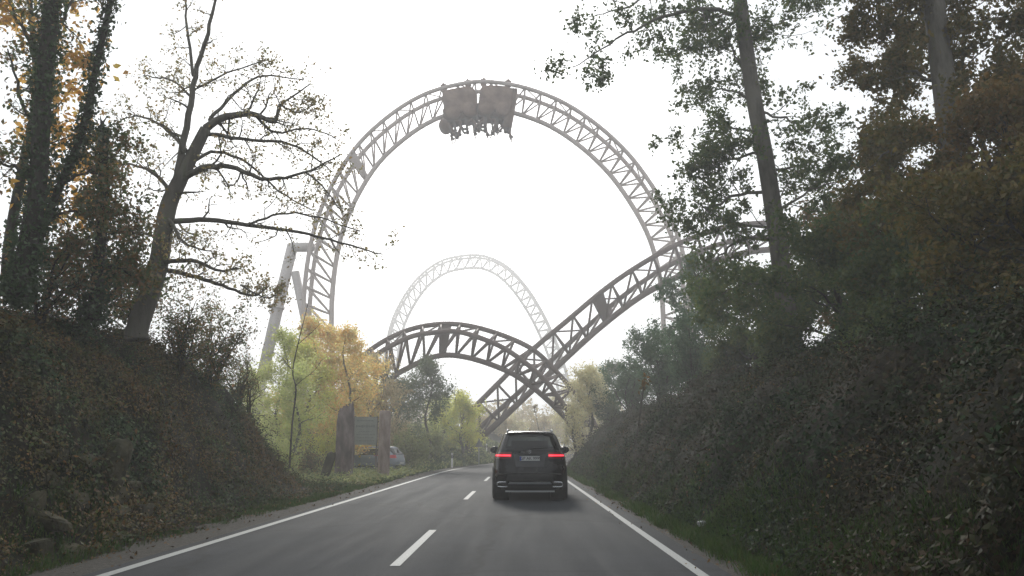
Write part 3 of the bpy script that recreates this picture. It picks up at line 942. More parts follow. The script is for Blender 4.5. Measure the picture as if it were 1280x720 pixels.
# ------------------------------------------------------------------ stones and posts
def lumpy(name, c, d, m, label, cat, seed, rz=0, tilt=0, rough=.12, broken=False, sub=4, cyl=False):
    """a weathered block: subdivided box or drum with noise"""
    import bmesh
    bm = bmesh.new()
    if cyl: bmesh.ops.create_cone(bm, cap_ends=True, segments=20, radius1=.5, radius2=.47, depth=1)
    else: bmesh.ops.create_cube(bm, size=1)
    bmesh.ops.subdivide_edges(bm, edges=bm.edges[:], cuts=sub, use_grid_fill=True)
    rg = np.random.default_rng(seed)
    for v in bm.verts:
        p_ = np.array(v.co)
        nrm = p_ / (np.linalg.norm(p_) + 1e-9)
        if not cyl:
            q_ = np.sign(p_) * (np.abs(p_) * 2) ** 1.0 / 2
            k = 1 - .16 * (np.sum(np.abs(q_ * 2) > .95) - 1) * .5
            p_ = p_ * k
        f_ = float(fbm(np.array([p_[0] * 2.1 + seed]), np.array([p_[1] * 1.7 + p_[2] * 3.1]), .6, 3, seed)[0])
        p_ = p_ + nrm * f_ * rough
        P_ = p_ * np.array(d)
        if broken and p_[2] > .3: P_[2] += (float(fbm(np.array([p_[0] * 3 + 5.]), np.array([p_[1] * 3.]), .5, 2, seed)[0])) * .5 + p_[0] * .35
        v.co = P_
    me = bpy.data.meshes.new(name); bm.to_mesh(me); bm.free()
    o = link(name, me, m, None, True)
    o.location = [float(t) for t in c]; o.rotation_euler = (0, tilt, rz)
    if label: tag(o, label, cat)
    return o


def base_at(px, Y): return P(px, 580, Y)[0]


x = base_at(430, 36)
lumpy('gate_post', (x, 36, hz(x, 36) + 1.50), (.70, .62, 3.25), M['post_dark'], 'thick weathered stone gate post with a broken top, left of the board', 'post', 5, broken=True, rough=.09, sub=7)
x2 = base_at(479.5, 38.5)
pr = MB(); pr.lathe([(-.1, .30), (0, .29), (.6, .285), (1.6, .28), (2.9, .275), (3.06, .265), (3.1, .22), (3.11, .02)], 24, 'z')
o = pr.build('gate_post', M['post_red'], None, True); o.location = (x2, 38.5, hz(x2, 38.5)); tag(o, 'round reddish brown gate post standing before the parked car', 'post')
x = base_at(409, 33)
lumpy('boundary_stone', (x, 33, hz(x, 33) + .5), (.32, .3, 1.35), M['stone'], 'short pale stone leaning at the left foot of the broken post', 'stone', 8, tilt=.30, rough=.14)
# information board between the posts, behind the car
yb = 42.0
bx0, bx1 = P(443, 540, yb)[0], P(471, 540, yb)[0]; zt = P(456, 521, yb)[2]; zb = P(456, 556, yb)[2]
rt = empty('notice_board', ((bx0 + bx1) / 2, yb, 0)); tag(rt, 'faded grey-green board with faint lettering between the two posts', 'sign')
mb = MB(); w = bx1 - bx0; mb.box((0, 0, (zt + zb) / 2), (w, .04, zt - zb)); mb.build('board', noisy('board', [(.3, (.15, .16, .135)), (.7, (.23, .235, .20))], 3, .8), rt)
mb = MB()
for s in (-1, 1): mb.box((s * (w / 2 + .0), .05, zt / 2), (.07, .06, zt + .05))
mb.build('leg', M['post_dark'], rt)
mb = MB(); rg = np.random.default_rng(4)
for k, (zz, wd, hh) in enumerate([(.86, .78, .09), (.66, .86, .16), (.47, .6, .05), (.36, .8, .05), (.25, .7, .05), (.14, .75, .05)]):
    x_ = -w * wd / 2
    while x_ < w * wd / 2 - .05:
        l_ = rg.uniform(.04, .13); mb.box((x_ + l_ / 2, -.024, zb + (zt - zb) * zz), (l_, .006, hh * rg.uniform(.6, 1) * .8)); x_ += l_ + .03
mb.build('faded_lettering', plain('faded_lettering', (.10, .105, .095), .8), rt)

# old stone wall showing through the ivy, lower left
import bmesh
bm = bmesh.new(); rg = np.random.default_rng(15)
for (px, py, sx, sz) in [(62, 571, .42, .2), (108, 580, .40, .26), (60, 600, .3, .24), (150, 640, .3, .2), (95, 628, .46, .24), (148, 620, .3, .36), (178, 645, .3, .34), (60, 650, .5, .26), (105, 665, .32, .22), (38, 630, .3, .3), (140, 672, .4, .22), (88, 690, .42, .2), (40, 690, .36, .26), (165, 610, .26, .2)]:
    # march the ray to the slope
    d_ = ray(px / 1.0 * .98, py); t = 5.
    while t < 25:
        q = np.array([0, 0, EYE]) + d_ * t
        if q[2] < hz(q[0], q[1]): break
        t += .05
    bb = bmesh.new()
    for c_ in rg.uniform(-.5, .5, (26, 3)):
        c_ = np.clip(c_ * 1.35, -.5, .5) * np.array([sx * 1.1, .5, sz * 1.1]) + q + np.array([-.04, 0, 0])
        bb.verts.new(c_)
    hull = bmesh.ops.convex_hull(bb, input=bb.verts[:])
    bmesh.ops.delete(bb, geom=[v for v in bb.verts if not v.link_faces], context='VERTS')
    bmesh.ops.bevel(bb, geom=bb.edges[:], offset=.018, segments=2, affect='EDGES')
    tm = bpy.data.meshes.new('t'); bb.to_mesh(tm); bb.free(); bm.from_mesh(tm); bpy.data.meshes.remove(tm)
me = bpy.data.meshes.new('stone_wall'); bm.to_mesh(me); bm.free()
o = link('stone_wall', me, M['stone'], None, False); tag(o, 'remains of a mossy rubble stone wall low in the left bank', 'wall')
# leaning slab
q = np.array([0, 0, EYE]); d_ = ray(137, 590); t = 5.
while t < 25 and (q + d_ * t)[2] > hz(*(q + d_ * t)[:2]): t += .05
q = q + d_ * t
lumpy('rock_slab', q + np.array([.08, -.05, 0]), (.34, .3, .95), M['stone'], 'tall greenish slab of rock leaning in the ivy above the rubble wall', 'rock', 9, tilt=.2, rough=.15)
# small pale stone on the right bank
d_ = ray(878, 657); t = 5.; q = np.array([0, 0, EYE])
while t < 25 and (q + d_ * t)[2] > hz(*(q + d_ * t)[:2]) + .04: t += .05
q = q + d_ * t
lumpy('stone', q + np.array([0, 0, .03]), (.15, .10, .08), M['galv'], 'small whitish stone lying at the foot of the right bank', 'stone', 12, rough=.2)

# reflector posts
def delineator(px, Y, label):
    x = P(px, 580, Y)[0]; rt = empty('reflector_post', (x, Y, hz(x, Y)), .1); tag(rt, label, 'reflector post', 'reflector posts along the left verge')
    mb = MB()
    def seg(z0, z1, s0=1):
        v = []
        for z in (z0, z1):
            v += [(-.07, -.03, z), (.07, -.03, z), (.05, .04, z), (-.05, .04, z)]
        mb.add(v, [(0, 1, 5, 4), (1, 2, 6, 5), (2, 3, 7, 6), (3, 0, 4, 7), (3, 2, 1, 0), (4, 5, 6, 7)])
    seg(-.1, .66); seg(.86, 1.02); mb.build('post', M['white'], rt)
    mb2 = MB(); mb = mb2; seg(.662, .858); mb2.build('band', M['black_band'], rt)
    mb3 = MB(); mb3.box((0, -.034, .76), (.05, .006, .12)); mb3.build('reflector', plain('reflector', (.5, .5, .5), .2), rt)


delineator(565, 57, 'white reflector post with a black band nearest to the traffic sign on the left verge')
delineator(608, 80, 'tiny distant white reflector post right of the traffic sign')

# traffic sign seen edge-on / from behind
x = P(598.5, 580, 67)[0]; z0 = hz(x, 67)
rt = empty('traffic_sign', (x, 67, z0), .5); tag(rt, 'small triangular traffic sign seen from behind on a thin grey pole', 'sign')
mb = MB(); mb.tube([(0, 0, -.2), (0, 0, 2.15)], .045, 8); mb.build('pole', M['galv'], rt)
mb = MB(); a = .40
tri = [(-a, 0, 1.45), (a, 0, 1.45), (0, 0, 2.12)]
mb.add([(p_[0], -.05 - .012, p_[2]) for p_ in tri] + [(p_[0], -.05 + .012, p_[2]) for p_ in tri], [(0, 1, 2), (5, 4, 3), (0, 3, 4, 1), (1, 4, 5, 2), (2, 5, 3, 0)])
mb.build('sign_plate', plain('sign_back', (.14, .14, .145), .5), rt)

# ------------------------------------------------------------------ roller coaster
def resample(p, n):
    p = spline(p, 200); s = np.concatenate([[0], np.cumsum(np.linalg.norm(np.diff(p, axis=0), axis=1))])
    t = np.linspace(0, s[-1], n); return np.stack([np.interp(t, s, p[:, k]) for k in range(3)], -1)


def track(label, A, B, C, n, rr, rs, rb, m, plates=(), name='coaster_track'):
    fine = 90
    base = C[len(C) // 2].copy(); base[2] = 0
    rt = empty(name, base); tag(rt, label, 'roller coaster')
    A2, B2, C2 = (resample(q - base, fine) for q in (A, B, C))
    for q in (A2, B2):
        mb = MB(); mb.tube(q, rr, 10); mb.build('running_rail', m, rt, True)
    mb = MB(); mb.tube(C2, rs, 10); mb.build('spine', m, rt, True)
    a, b, c = (resample(q - base, n) for q in (A, B, C))
    mb = MB()
    for i in range(n):
        mb.tube([a[i], c[i]], rb, 6); mb.tube([b[i], c[i]], rb, 6); mb.tube([a[i], b[i]], rb * .8, 6)
        if i < n - 1:
            mb.tube([c[i], a[i + 1]], rb, 6)
            mb.tube([c[i], b[i + 1]], rb, 6)
            if i % 2: mb.tube([a[i], b[i + 1]], rb * .7, 5)
    mb.build('bracing', m, rt, True)
    for i in plates:
        mb = MB()
        t_ = .045
        for (p_, q_) in ((a, c), (b, c)):
            v = [p_[i], p_[i] + (p_[i + 1] - p_[i]) * .55, q_[i] + (q_[i + 1] - q_[i]) * .35, q_[i]]
            nn = np.cross(v[1] - v[0], v[3] - v[0]); nn /= np.linalg.norm(nn)
            mb.add([w_ + nn * t_ for w_ in v] + [w_ - nn * t_ for w_ in v], [(0, 1, 2, 3), (7, 6, 5, 4), (0, 4, 5, 1), (1, 5, 6, 2), (2, 6, 7, 3), (3, 7, 4, 0)])
        mb.build('joint_plate', m, rt)
    return rt


# low arch
Y1 = 62.
A = np.array([P(a, b, Y1) for a, b in [(428, 520), (443, 480), (465, 448), (508, 423), (540, 416), (574, 415), (617, 429), (648, 447), (679, 473), (698, 497), (716, 524), (730, 552)]])
B = np.array([P(a, b, Y1 + 2.2) for a, b in [(415, 520), (430, 480), (449, 451), (477, 428), (519, 410), (566, 405), (613, 414), (663, 435), (694, 463), (720, 493), (738, 520), (752, 550)]])
C = np.array([P(a, b, Y1 + 1.1) for a, b in [(450, 560), (465, 515), (488, 476), (508, 461), (547, 445), (585, 447), (632, 463), (663, 482), (694, 509), (712, 530), (724, 560)]])
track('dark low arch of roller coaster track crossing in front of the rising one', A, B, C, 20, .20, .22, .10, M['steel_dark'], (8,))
# rising track
Y2 = 72.
A = np.array([P(a, b, Y2) for a, b in [(575, 526), (589, 513), (625, 477), (660, 442), (710, 400), (758, 360), (802, 330), (852, 303), (905, 285), (950, 279), (1000, 281), (1060, 287), (1110, 297), (1160, 318), (1230, 370)]])
B = np.array([P(a, b, Y2 + 2.4) for a, b in [(594, 543), (605, 530), (650, 489), (695, 445), (727, 415), (775, 373), (822, 340), (868, 317), (905, 304), (950, 297), (1000, 297), (1060, 303), (1110, 314), (1160, 336), (1225, 388)]])
C = np.array([P(a, b, Y2 + 1.2) for a, b in [(600, 547), (613, 537), (662, 491), (705, 450), (753, 407), (802, 370), (847, 346), (880, 332), (915, 320), (950, 313), (1000, 312), (1055, 318), (1100, 330), (1150, 352), (1215, 402)]])
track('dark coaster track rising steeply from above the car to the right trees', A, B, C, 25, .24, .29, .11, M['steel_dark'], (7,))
# big loop
Y3 = 85.
outer = [(384, 560), (380, 480), (379, 420), (380, 370), (386, 318), (398, 270), (420, 222), (450, 178), (490, 142), (530, 118), (570, 106), (605, 102), (650, 108), (700, 126), (745, 155), (785, 192), (815, 232), (838, 272), (852, 310), (860, 350), (864, 400), (866, 480), (866, 540)]
cen = P(617, 330, Y3)
O3 = np.array([P(a, b, Y3) for a, b in outer])
A = O3; B = O3 + np.array([0, 2.6, 0])
tan = np.gradient(O3, axis=0); nor = np.stack([tan[:, 2], np.zeros(len(tan)), -tan[:, 0]], -1); nor /= np.linalg.norm(nor, axis=1)[:, None]
if np.dot(nor[11], cen - O3[11]) < 0: nor = -nor
C = O3 + nor * 2.75 + np.array([0, 1.3, 0])
track('huge pale vertical loop of coaster track standing over the road', A, B, C, 54, .24, .27, .10, M['steel_haze_tint'], (17,))
LOOP, LN = O3, nor
# camelback
Y4 = 330.
outer = [(478, 470), (485, 420), (497, 385), (520, 350), (548, 328), (577, 320), (605, 320), (632, 332), (655, 355), (675, 385), (690, 415), (702, 445), (712, 480), (722, 530)]
O4 = np.array([P(a, b, Y4) for a, b in outer])
tan = np.gradient(O4, axis=0); nor4 = np.stack([tan[:, 2], np.zeros(len(tan)), -tan[:, 0]], -1); nor4 /= np.linalg.norm(nor4, axis=1)[:, None]
if nor4[6][2] > 0: nor4 = -nor4
track('faint distant hump of coaster track seen inside the big loop', O4, O4 + np.array([0, 5, 0]), O4 + nor4 * 5 + np.array([0, 2.5, 0]), 40, .48, .55, .28, M['steel_dark'])

# A-frame support
Ys = 87.5
rt = empty('support_tower', (P(360, 500, Ys)[0], Ys, 0)); b0 = np.array(rt.location); tag(rt, 'pale two-legged steel support holding the left side of the loop', 'support')
mb = MB(); mb.tube([P(328, 470, Ys) - b0, P(346, 390, Ys) - b0, P(366, 306, Ys) - b0], .62, 16)
g0 = P(328, 470, Ys) - b0; g1 = g0.copy(); g1 = g0 + (P(328, 470, Ys) - P(346, 390, Ys)) * 1.1; mb.tube([g0, g1], .62, 16)
mb.build('leg', M['steel_pale'], rt, True)
mb = MB(); mb.tube([P(396, 470, Ys) - b0, P(369, 340, Ys) - b0], .48, 16); mb.tube([P(396, 470, Ys) - b0, P(407, 530, Ys) - b0], .48, 16); mb.build('leg', M['steel_pale'], rt, True)
mb = MB(); mb.tube([P(364, 309, Ys) - b0, P(390, 309, Ys - 1) - b0], .55, 12); mb.build('header', M['steel_pale'], rt, True)
mb = MB(); c0 = P(346, 384, Ys) - b0; dv = P(366, 306, Ys) - P(346, 390, Ys); dv /= np.linalg.norm(dv); mb.tube([c0 - dv * .15, c0 + dv * .15], .85, 16); mb.build('flange', M['steel_pale'], rt, True)
# posts at ends of tracks
for px, top, Yp, lab in [(585, 517, 73.2, 'slim column under the lower end of the rising track'), (482, 468, 63.2, 'slim column under the left end of the low arch')]:
    t_ = P(px, top, Yp); z0 = hz(t_[0], Yp)
    rt = empty('support_column', (t_[0], Yp, z0)); tag(rt, lab, 'support')
    mb = MB(); mb.tube([(0, 0, -.3), (0, 0, t_[2] - z0)], .2, 12); mb.build('column', M['steel_dark'], rt, True)
    mb = MB(); mb.tube([(0, 0, 0.0), (0, 0, .12)], .38, 12); mb.build('base_flange', M['steel_dark'], rt, True)

# ---- train upside down at the top of the loop
def skin_person():
    """seated figure hanging upside down is made upright here: origin at the pelvis, facing +x"""
    J = {'pelvis': (0, 0, 0, .15), 'waist': (.02, 0, .2, .135), 'chest': (.03, 0, .42, .17), 'neck': (.03, 0, .60, .065), 'head0': (.05, 0, .70, .09), 'head1': (.05, 0, .82, .10), 'head2': (.045, 0, .90, .07)}
    E = [('pelvis', 'waist'), ('waist', 'chest'), ('chest', 'neck'), ('neck', 'head0'), ('head0', 'head1'), ('head1', 'head2')]
    for s, t in ((-1, 'l'), (1, 'r')):
        J['sh' + t] = (.03, s * .2, .52, .07); J['el' + t] = (.15, s * .3, .75 , .05); J['wr' + t] = (.10, s * .26, 1.02, .036); J['pa' + t] = (.12, s * .26, 1.10, .045)
        E += [('chest', 'sh' + t), ('sh' + t, 'el' + t), ('el' + t, 'wr' + t), ('wr' + t, 'pa' + t)]
        for k in range(4):
            J['f%d' % k + t] = (.13 + .02 * math.cos(k), s * (.235 + .022 * k), 1.19 - .008 * abs(k - 1.5), .012); E.append(('pa' + t, 'f%d' % k + t))
        J['th' + t] = (.15, s * .20, 1.13, .013); E.append(('pa' + t, 'th' + t))
        J['hip' + t] = (.04, s * .1, -.02, .10); J['kn' + t] = (.46, s * .13, .02, .065); J['an' + t] = (.52, s * .13, -.40, .045); J['to' + t] = (.68, s * .14, -.44, .04)
        E += [('pelvis', 'hip' + t), ('hip' + t, 'kn' + t), ('kn' + t, 'an' + t), ('an' + t, 'to' + t)]
    ks = list(J); me = bpy.data.meshes.new('person')
    me.from_pydata([J[k][:3] for k in ks], [(ks.index(a), ks.index(b)) for a, b in E], [])
    o = bpy.data.objects.new('tmp', me); COL.objects.link(o)
    md = o.modifiers.new('s', 'SKIN'); sv = me.skin_vertices[0].data
    for i, k in enumerate(ks): sv[i].radius = (J[k][3], J[k][3])
    sv[0].use_root = True
    sd = o.modifiers.new('d', 'SUBSURF'); sd.levels = 1; sd.render_levels = 1
    bpy.context.view_layer.update()
    m2 = bpy.data.meshes.new_from_object(o.evaluated_get(bpy.context.evaluated_depsgraph_get()))
    bpy.data.objects.remove(o)
    return m2


pm = skin_person(); pm.materials.clear(); pm.materials.append(noisy('rider_clothes', [(.3, (.10, .06, .05)), (.7, (.22, .15, .12))], 2, .8))
pm.polygons.foreach_set('use_smooth', np.ones(len(pm.polygons), bool))
hm = MB(); hm.ell((.02, 0, .88), (.125, .11, .12)); 
M['hair'] = plain('hair', (.03, .022, .018), .8); M['seat'] = plain('seat', (.10, .075, .065), .6); M['chassis'] = noisy('chassis', [(.35, (.10, .06, .045)), (.65, (.24, .16, .12))], .7, .6)
LF = resample(LOOP, 400)
LFn = resample(LOOP + LN, 400) - LF; LFn /= np.linalg.norm(LFn, axis=1)[:, None]
SC = 1.55


def loop_frame(px):
    tx = P(px, 110, Y3)[0]
    k = [i for i in range(400) if LF[i][2] > 25]
    i = min(k, key=lambda j: abs(LF[j][0] - tx))
    t = LF[i + 2] - LF[i - 2]; t /= np.linalg.norm(t)
    return LF[i], t, LFn[i]


cars = []
for ci, (px, lab) in enumerate([(570, 'front dark car of the coaster train hanging upside down atop the loop'), (621, 'rear dark car of the coaster train hanging upside down atop the loop')]):
    p0, t, nn = loop_frame(px)
    side = np.array([0, 1., 0])
    Rm = Matrix(((-t[0], -side[0], nn[0]), (-t[1], -side[1], nn[1]), (-t[2], -side[2], nn[2])))
    if Rm.determinant() < 0: Rm = Matrix(((-t[0], side[0], nn[0]), (-t[1], side[1], nn[1]), (-t[2], side[2], nn[2])))
    rt = empty('coaster_car', p0 + side * 1.3)
    rt.rotation_mode = 'QUATERNION'; rt.rotation_quaternion = Rm.to_quaternion(); tag(rt, lab, 'train car', 'cars of the coaster train')
    # local: x along track, z towards loop centre (riders' heads)
    mb = MB(); mb.box((0, 0, 2.7), (4.0, 1.7, .5)); mb.box((0, 0, .9), (1.0, 2.6, .5))
    def rbox(c, d, e=.35, nu=28, nv=18):
        V = []
        for i in range(nv + 1):
            th = math.pi * (i / nv - .5)
            for j in range(nu):
                ph = 2 * math.pi * j / nu
                sg = lambda t, k: math.copysign(abs(t) ** k, t)
                V.append((c[0] + d[0] / 2 * sg(math.cos(th), e) * sg(math.cos(ph), e), c[1] + d[1] / 2 * sg(math.cos(th), e) * sg(math.sin(ph), e), c[2] + d[2] / 2 * sg(math.sin(th), e)))
        mb.add(V, [(i * nu + j, i * nu + (j + 1) % nu, (i + 1) * nu + (j + 1) % nu, (i + 1) * nu + j) for i in range(nv) for j in range(nu)])
    for sy_ in (-1.2, 1.2):
        rbox((-.15, sy_, 1.9), (3.9, .7, 3.0), .5); rbox((-1.0, sy_, 3.1), (1.6, .8, 1.9), .7); rbox((.9, sy_, 2.9), (1.9, .8, 2.2), .7)
    rbox((0, 0, 3.3), (4.2, 2.2, 1.5), .5)
    if ci == 1:
        mb.add([(x_, y_, z_) for x_, z_ in ((-2.5, .5), (-1.4, .5), (-1.2, 5.2), (-2.0, 5.1)) for y_ in (-1.1, 1.1)], [(0, 2, 4, 6), (7, 5, 3, 1), (0, 1, 3, 2), (2, 3, 5, 4), (4, 5, 7, 6), (6, 7, 1, 0)])
    else:
        mb.ell((2.0, 0, 4.2), (.75, 1.0, .95), 16, 12)
    mb.build('chassis', M['chassis'], rt, True)
    for sx in (-1.4, 1.4):
        for sy in (-1.3, 1.3):
            mb = MB()
            for z_, r_ in ((-.30, .16), (.42, .26)):
                mb.lathe([(-.09 + sy, .1), (-.09 + sy, r_), (.09 + sy, r_), (.09 + sy, .1)], 16, 'y', (sx, 0, z_))
            mb.box((sx, sy, .1), (.7, .12, .8))
            mb.build('wheel_bogie', M['chassis'], rt)
    for row in range(3):
        for sy in (-.55, .55):
            xx = -1.45 + row * 1.35
            mb = MB(); mb.box((xx + .1, sy, 3.95), (.7, .62, .3)); mb.box((xx - .32, sy, 4.5), (.26, .66, 1.2)); mb.ell((xx - .3, sy, 5.15), (.2, .24, .3))
            for s_ in (-.2, .2):
                mb.tube([(xx - .25, sy + s_, 5.2), (xx + .1, sy + s_, 5.15), (xx + .28, sy + s_, 4.8), (xx + .3, sy + s_ * .6, 4.35)], .08, 6)
            mb.build('seat', M['seat'], rt)
            po = bpy.data.objects.new('person', pm); COL.objects.link(po)
            wm = Matrix.Translation(Vector(p0 + side * 1.3)) @ Rm.to_4x4()
            po.matrix_world = wm @ Matrix.Translation((xx + .05, sy, 4.25)) @ Matrix.Rotation(R(-22 + 17 * ((row * 2 + (sy > 0) + 3 * ci) % 4)), 4, 'Y') @ Matrix.Diagonal((SC, SC, SC * (1 + .12 * ((row + ci) % 2)), 1))
            tag(po, 'dark rider with arms up hanging upside down in the coaster train', 'person', 'riders in the coaster train')
            h = bpy.data.objects.new('hair', None)
            bpy.data.objects.remove(h)
            hb = MB(); hb.ell((.02, 0, .87), (.125, .115, .11)); ho = hb.build('hair', M['hair'], po, True)

# ------------------------------------------------------------------ cars
class Shell:
    def __init__(s, rows, e=5.0):
        r = np.array(rows, float); s.r = r; s.e = e   # z, hw, yrear, yfront
    def at(s, z):
        return [float(np.interp(z, s.r[:, 0], s.r[:, k])) for k in (1, 2, 3)]
    def outline(s, z, n):
        hw, y0, y1 = s.at(z); yc = (y0 + y1) / 2; hl = (y1 - y0) / 2
        t = np.linspace(0, 2 * math.pi, n, endpoint=False); c = np.cos(t); q = np.sin(t)
        # blend of angles to crowd points into the corners
        ex = 2 / s.e
        return np.stack([hw * np.sign(c) * np.abs(c) ** ex, yc + hl * np.sign(q) * np.abs(q) ** ex, np.full(n, z)], -1)
    def rear(s, x, z, off=0.0):
        hw, y0, y1 = s.at(z); yc = (y0 + y1) / 2; hl = (y1 - y0) / 2
        k = min(.9995, abs(x) / hw)
        return yc - hl * (1 - k ** s.e) ** (1 / s.e) - off
    def front(s, x, z, off=0.0):
        hw, y0, y1 = s.at(z); yc = (y0 + y1) / 2; hl = (y1 - y0) / 2
        k = min(.9995, abs(x) / hw)
        return yc + hl * (1 - k ** s.e) ** (1 / s.e) + off
    def side(s, y, z, off=0.0):
        hw, y0, y1 = s.at(z); yc = (y0 + y1) / 2; hl = (y1 - y0) / 2
        k = min(.9995, abs(y - yc) / hl)
        return hw * (1 - k ** s.e) ** (1 / s.e) + off
    def mesh(s, holes, wheels, wr, nz=90, n=260):
        zs = np.linspace(s.r[0, 0], s.r[-1, 0], nz)
        zs = np.unique(np.concatenate([zs, s.r[:, 0]]))
        V = np.concatenate([s.outline(z, n) for z in zs]); f = []
        for i in range(len(zs) - 1):
            for j in range(n):
                j2 = (j + 1) % n; q = (i * n + j, i * n + j2, (i + 1) * n + j2, (i + 1) * n + j)
                c = V[list(q)].mean(0)
                if any(h(c) for h in holes): continue
                if any((c[1] - wy) ** 2 + (c[2] - wz) ** 2 < wr ** 2 and abs(c[0]) > .6 for wy, wz in wheels): continue
                f.append(q)
        m = len(zs)
        f.append(tuple(range(n))[::-1]); f.append(tuple((m - 1) * n + j for j in range(n)))
        mb = MB(); mb.add(V, f); return mb


def patch(fn, xs_, zs_, thick=None):
    """fn(x,z)->point grid"""
    V = [fn(x, z) for z in zs_ for x in xs_]; nx = len(xs_)
    f = [(j * nx + i, j * nx + i + 1, (j + 1) * nx + i + 1, (j + 1) * nx + i) for j in range(len(zs_) - 1) for i in range(nx - 1)]
    return V, f


def rear_patch(sh, z0, z1, x0, x1, off, x0b=None, x1b=None, nx=16, nz=6, fn='rear'):
    """trapezoid on the rear (or front) surface, x0..x1 at z0 and x0b..x1b at z1"""
    x0b = x0 if x0b is None else x0b; x1b = x1 if x1b is None else x1b
    V = []
    for j in range(nz + 1):
        t = j / nz; z = z0 + (z1 - z0) * t
        for i in range(nx + 1):
            k = i / nx; x = (x0 + (x1 - x0) * k) * (1 - t) + (x0b + (x1b - x0b) * k) * t
            V.append((x, getattr(sh, fn)(x, z, off), z))
    f = [(j * (nx + 1) + i, j * (nx + 1) + i + 1, (j + 1) * (nx + 1) + i + 1, (j + 1) * (nx + 1) + i) for j in range(nz) for i in range(nx)]
    return V, f


def side_patch(sh, sgn, z0, z1, ya, yb_, yaT, ybT, off, nx=14, nz=6):
    V = []
    for j in range(nz + 1):
        t = j / nz; z = z0 + (z1 - z0) * t
        for i in range(nx + 1):
            k = i / nx; y = (ya + (yb_ - ya) * k) * (1 - t) + (yaT + (ybT - yaT) * k) * t
            V.append((sgn * sh.side(y, z, off), y, z))
    f = [(j * (nx + 1) + i, j * (nx + 1) + i + 1, (j + 1) * (nx + 1) + i + 1, (j + 1) * (nx + 1) + i) for j in range(nz) for i in range(nx)]
    return V, f


def frame_of(Vf, nx, nz, w=1):
    """only the border cells of a patch"""
    V, f = Vf
    return V, [q for q in f if (f.index(q) % nx in (0, nx - 1)) or (f.index(q) // nx in (0, nz - 1))]


def wheel(parent, x, y, r, w, m_t, m_r, s):
    mb = MB(); mb.lathe([(-w / 2, r * .62), (-w / 2, r * .9), (-w / 2 + .02, r * .97), (-w / 4, r), (w / 4, r), (w / 2 - .02, r * .97), (w / 2, r * .9), (w / 2, r * .62)], 36, 'x', (x, y, r), caps=False)
    wl = mb.build('wheel', m_t, parent, True)
    mb = MB(); mb.lathe([(-w / 2 + .04, .03), (-w / 2 + .03, r * .6), (-w / 2 + .005, r * .66), (w / 2 - .005, r * .66), (w / 2 - .03, r * .6), (w / 2 - .10, r * .58), (w / 2 - .12, .03)], 30, 'x', (x, y, r))
    for k in range(5):
        a = k * 2 * math.pi / 5
        c = np.array([x + s * (w / 2 - .03), y + math.cos(a) * r * .33, r + math.sin(a) * r * .33])
        rot = Matrix.Rotation(a, 3, 'X')
        mb.box(c, (.04, r * .56, .07), rot)
    mb.build('rim', m_r, wl)


M['tyre'] = noisy('tyre', [(.3, (.016, .016, .016)), (.7, (.03, .029, .028))], 10, .85)
M['rim'] = plain('rim', (.25, .25, .26), .35, .8)
M['blackpaint'] = noisy('blackpaint', [(.3, (.004, .004, .005)), (.7, (.007, .007, .008))], 1.2, .25, spec=.3, rr=(.16, .36))
M['cladding'] = noisy('cladding', [(.3, (.012, .012, .012)), (.7, (.022, .022, .022))], 6, .65)
M['recess'] = plain('recess', (.016, .017, .019), .4)
M['chrome'] = plain('chrome', (.6, .61, .62), .22, 1)
M['satin'] = plain('satin', (.32, .33, .34), .35, .9)
M['tailred'] = glow('tailred', (1.0, .01, .03), .8)
M['tailcore'] = glow('tailcore', (1.0, .06, .10), 3.2)
M['reddark'] = plain('reddark', (.12, .004, .006), .15)
M['glass'] = glassmat('glass', (.16, .18, .18)); M['glass_clear'] = glassmat('glass_clear', (.6, .65, .65))
M['frit'] = plain('frit', (.006, .006, .006), .15)
M['plate'] = plain('plate', (.50, .51, .50), .5); M['plateblue'] = plain('plateblue', (.01, .04, .30), .5); M['ink'] = plain('ink', (.012, .012, .012), .6)
M['interior'] = plain('interior', (.02, .02, .021), .9)


def text_mesh(name, s, size, m, parent, loc, rot=(R(90), 0, 0), ext=.001):
    c = bpy.data.curves.new(name, 'FONT'); c.body = s; c.size = size; c.align_x = 'CENTER'; c.align_y = 'CENTER'; c.extrude = ext
    c.offset = size * .012
    t = bpy.data.objects.new('tmp', c); COL.objects.link(t); bpy.context.view_layer.update()
    me = bpy.data.meshes.new_from_object(t.evaluated_get(bpy.context.evaluated_depsgraph_get()))
    bpy.data.objects.remove(t)
    me.materials.clear(); o = link(name, me, m, parent); o.location = loc; o.rotation_euler = rot
    return o


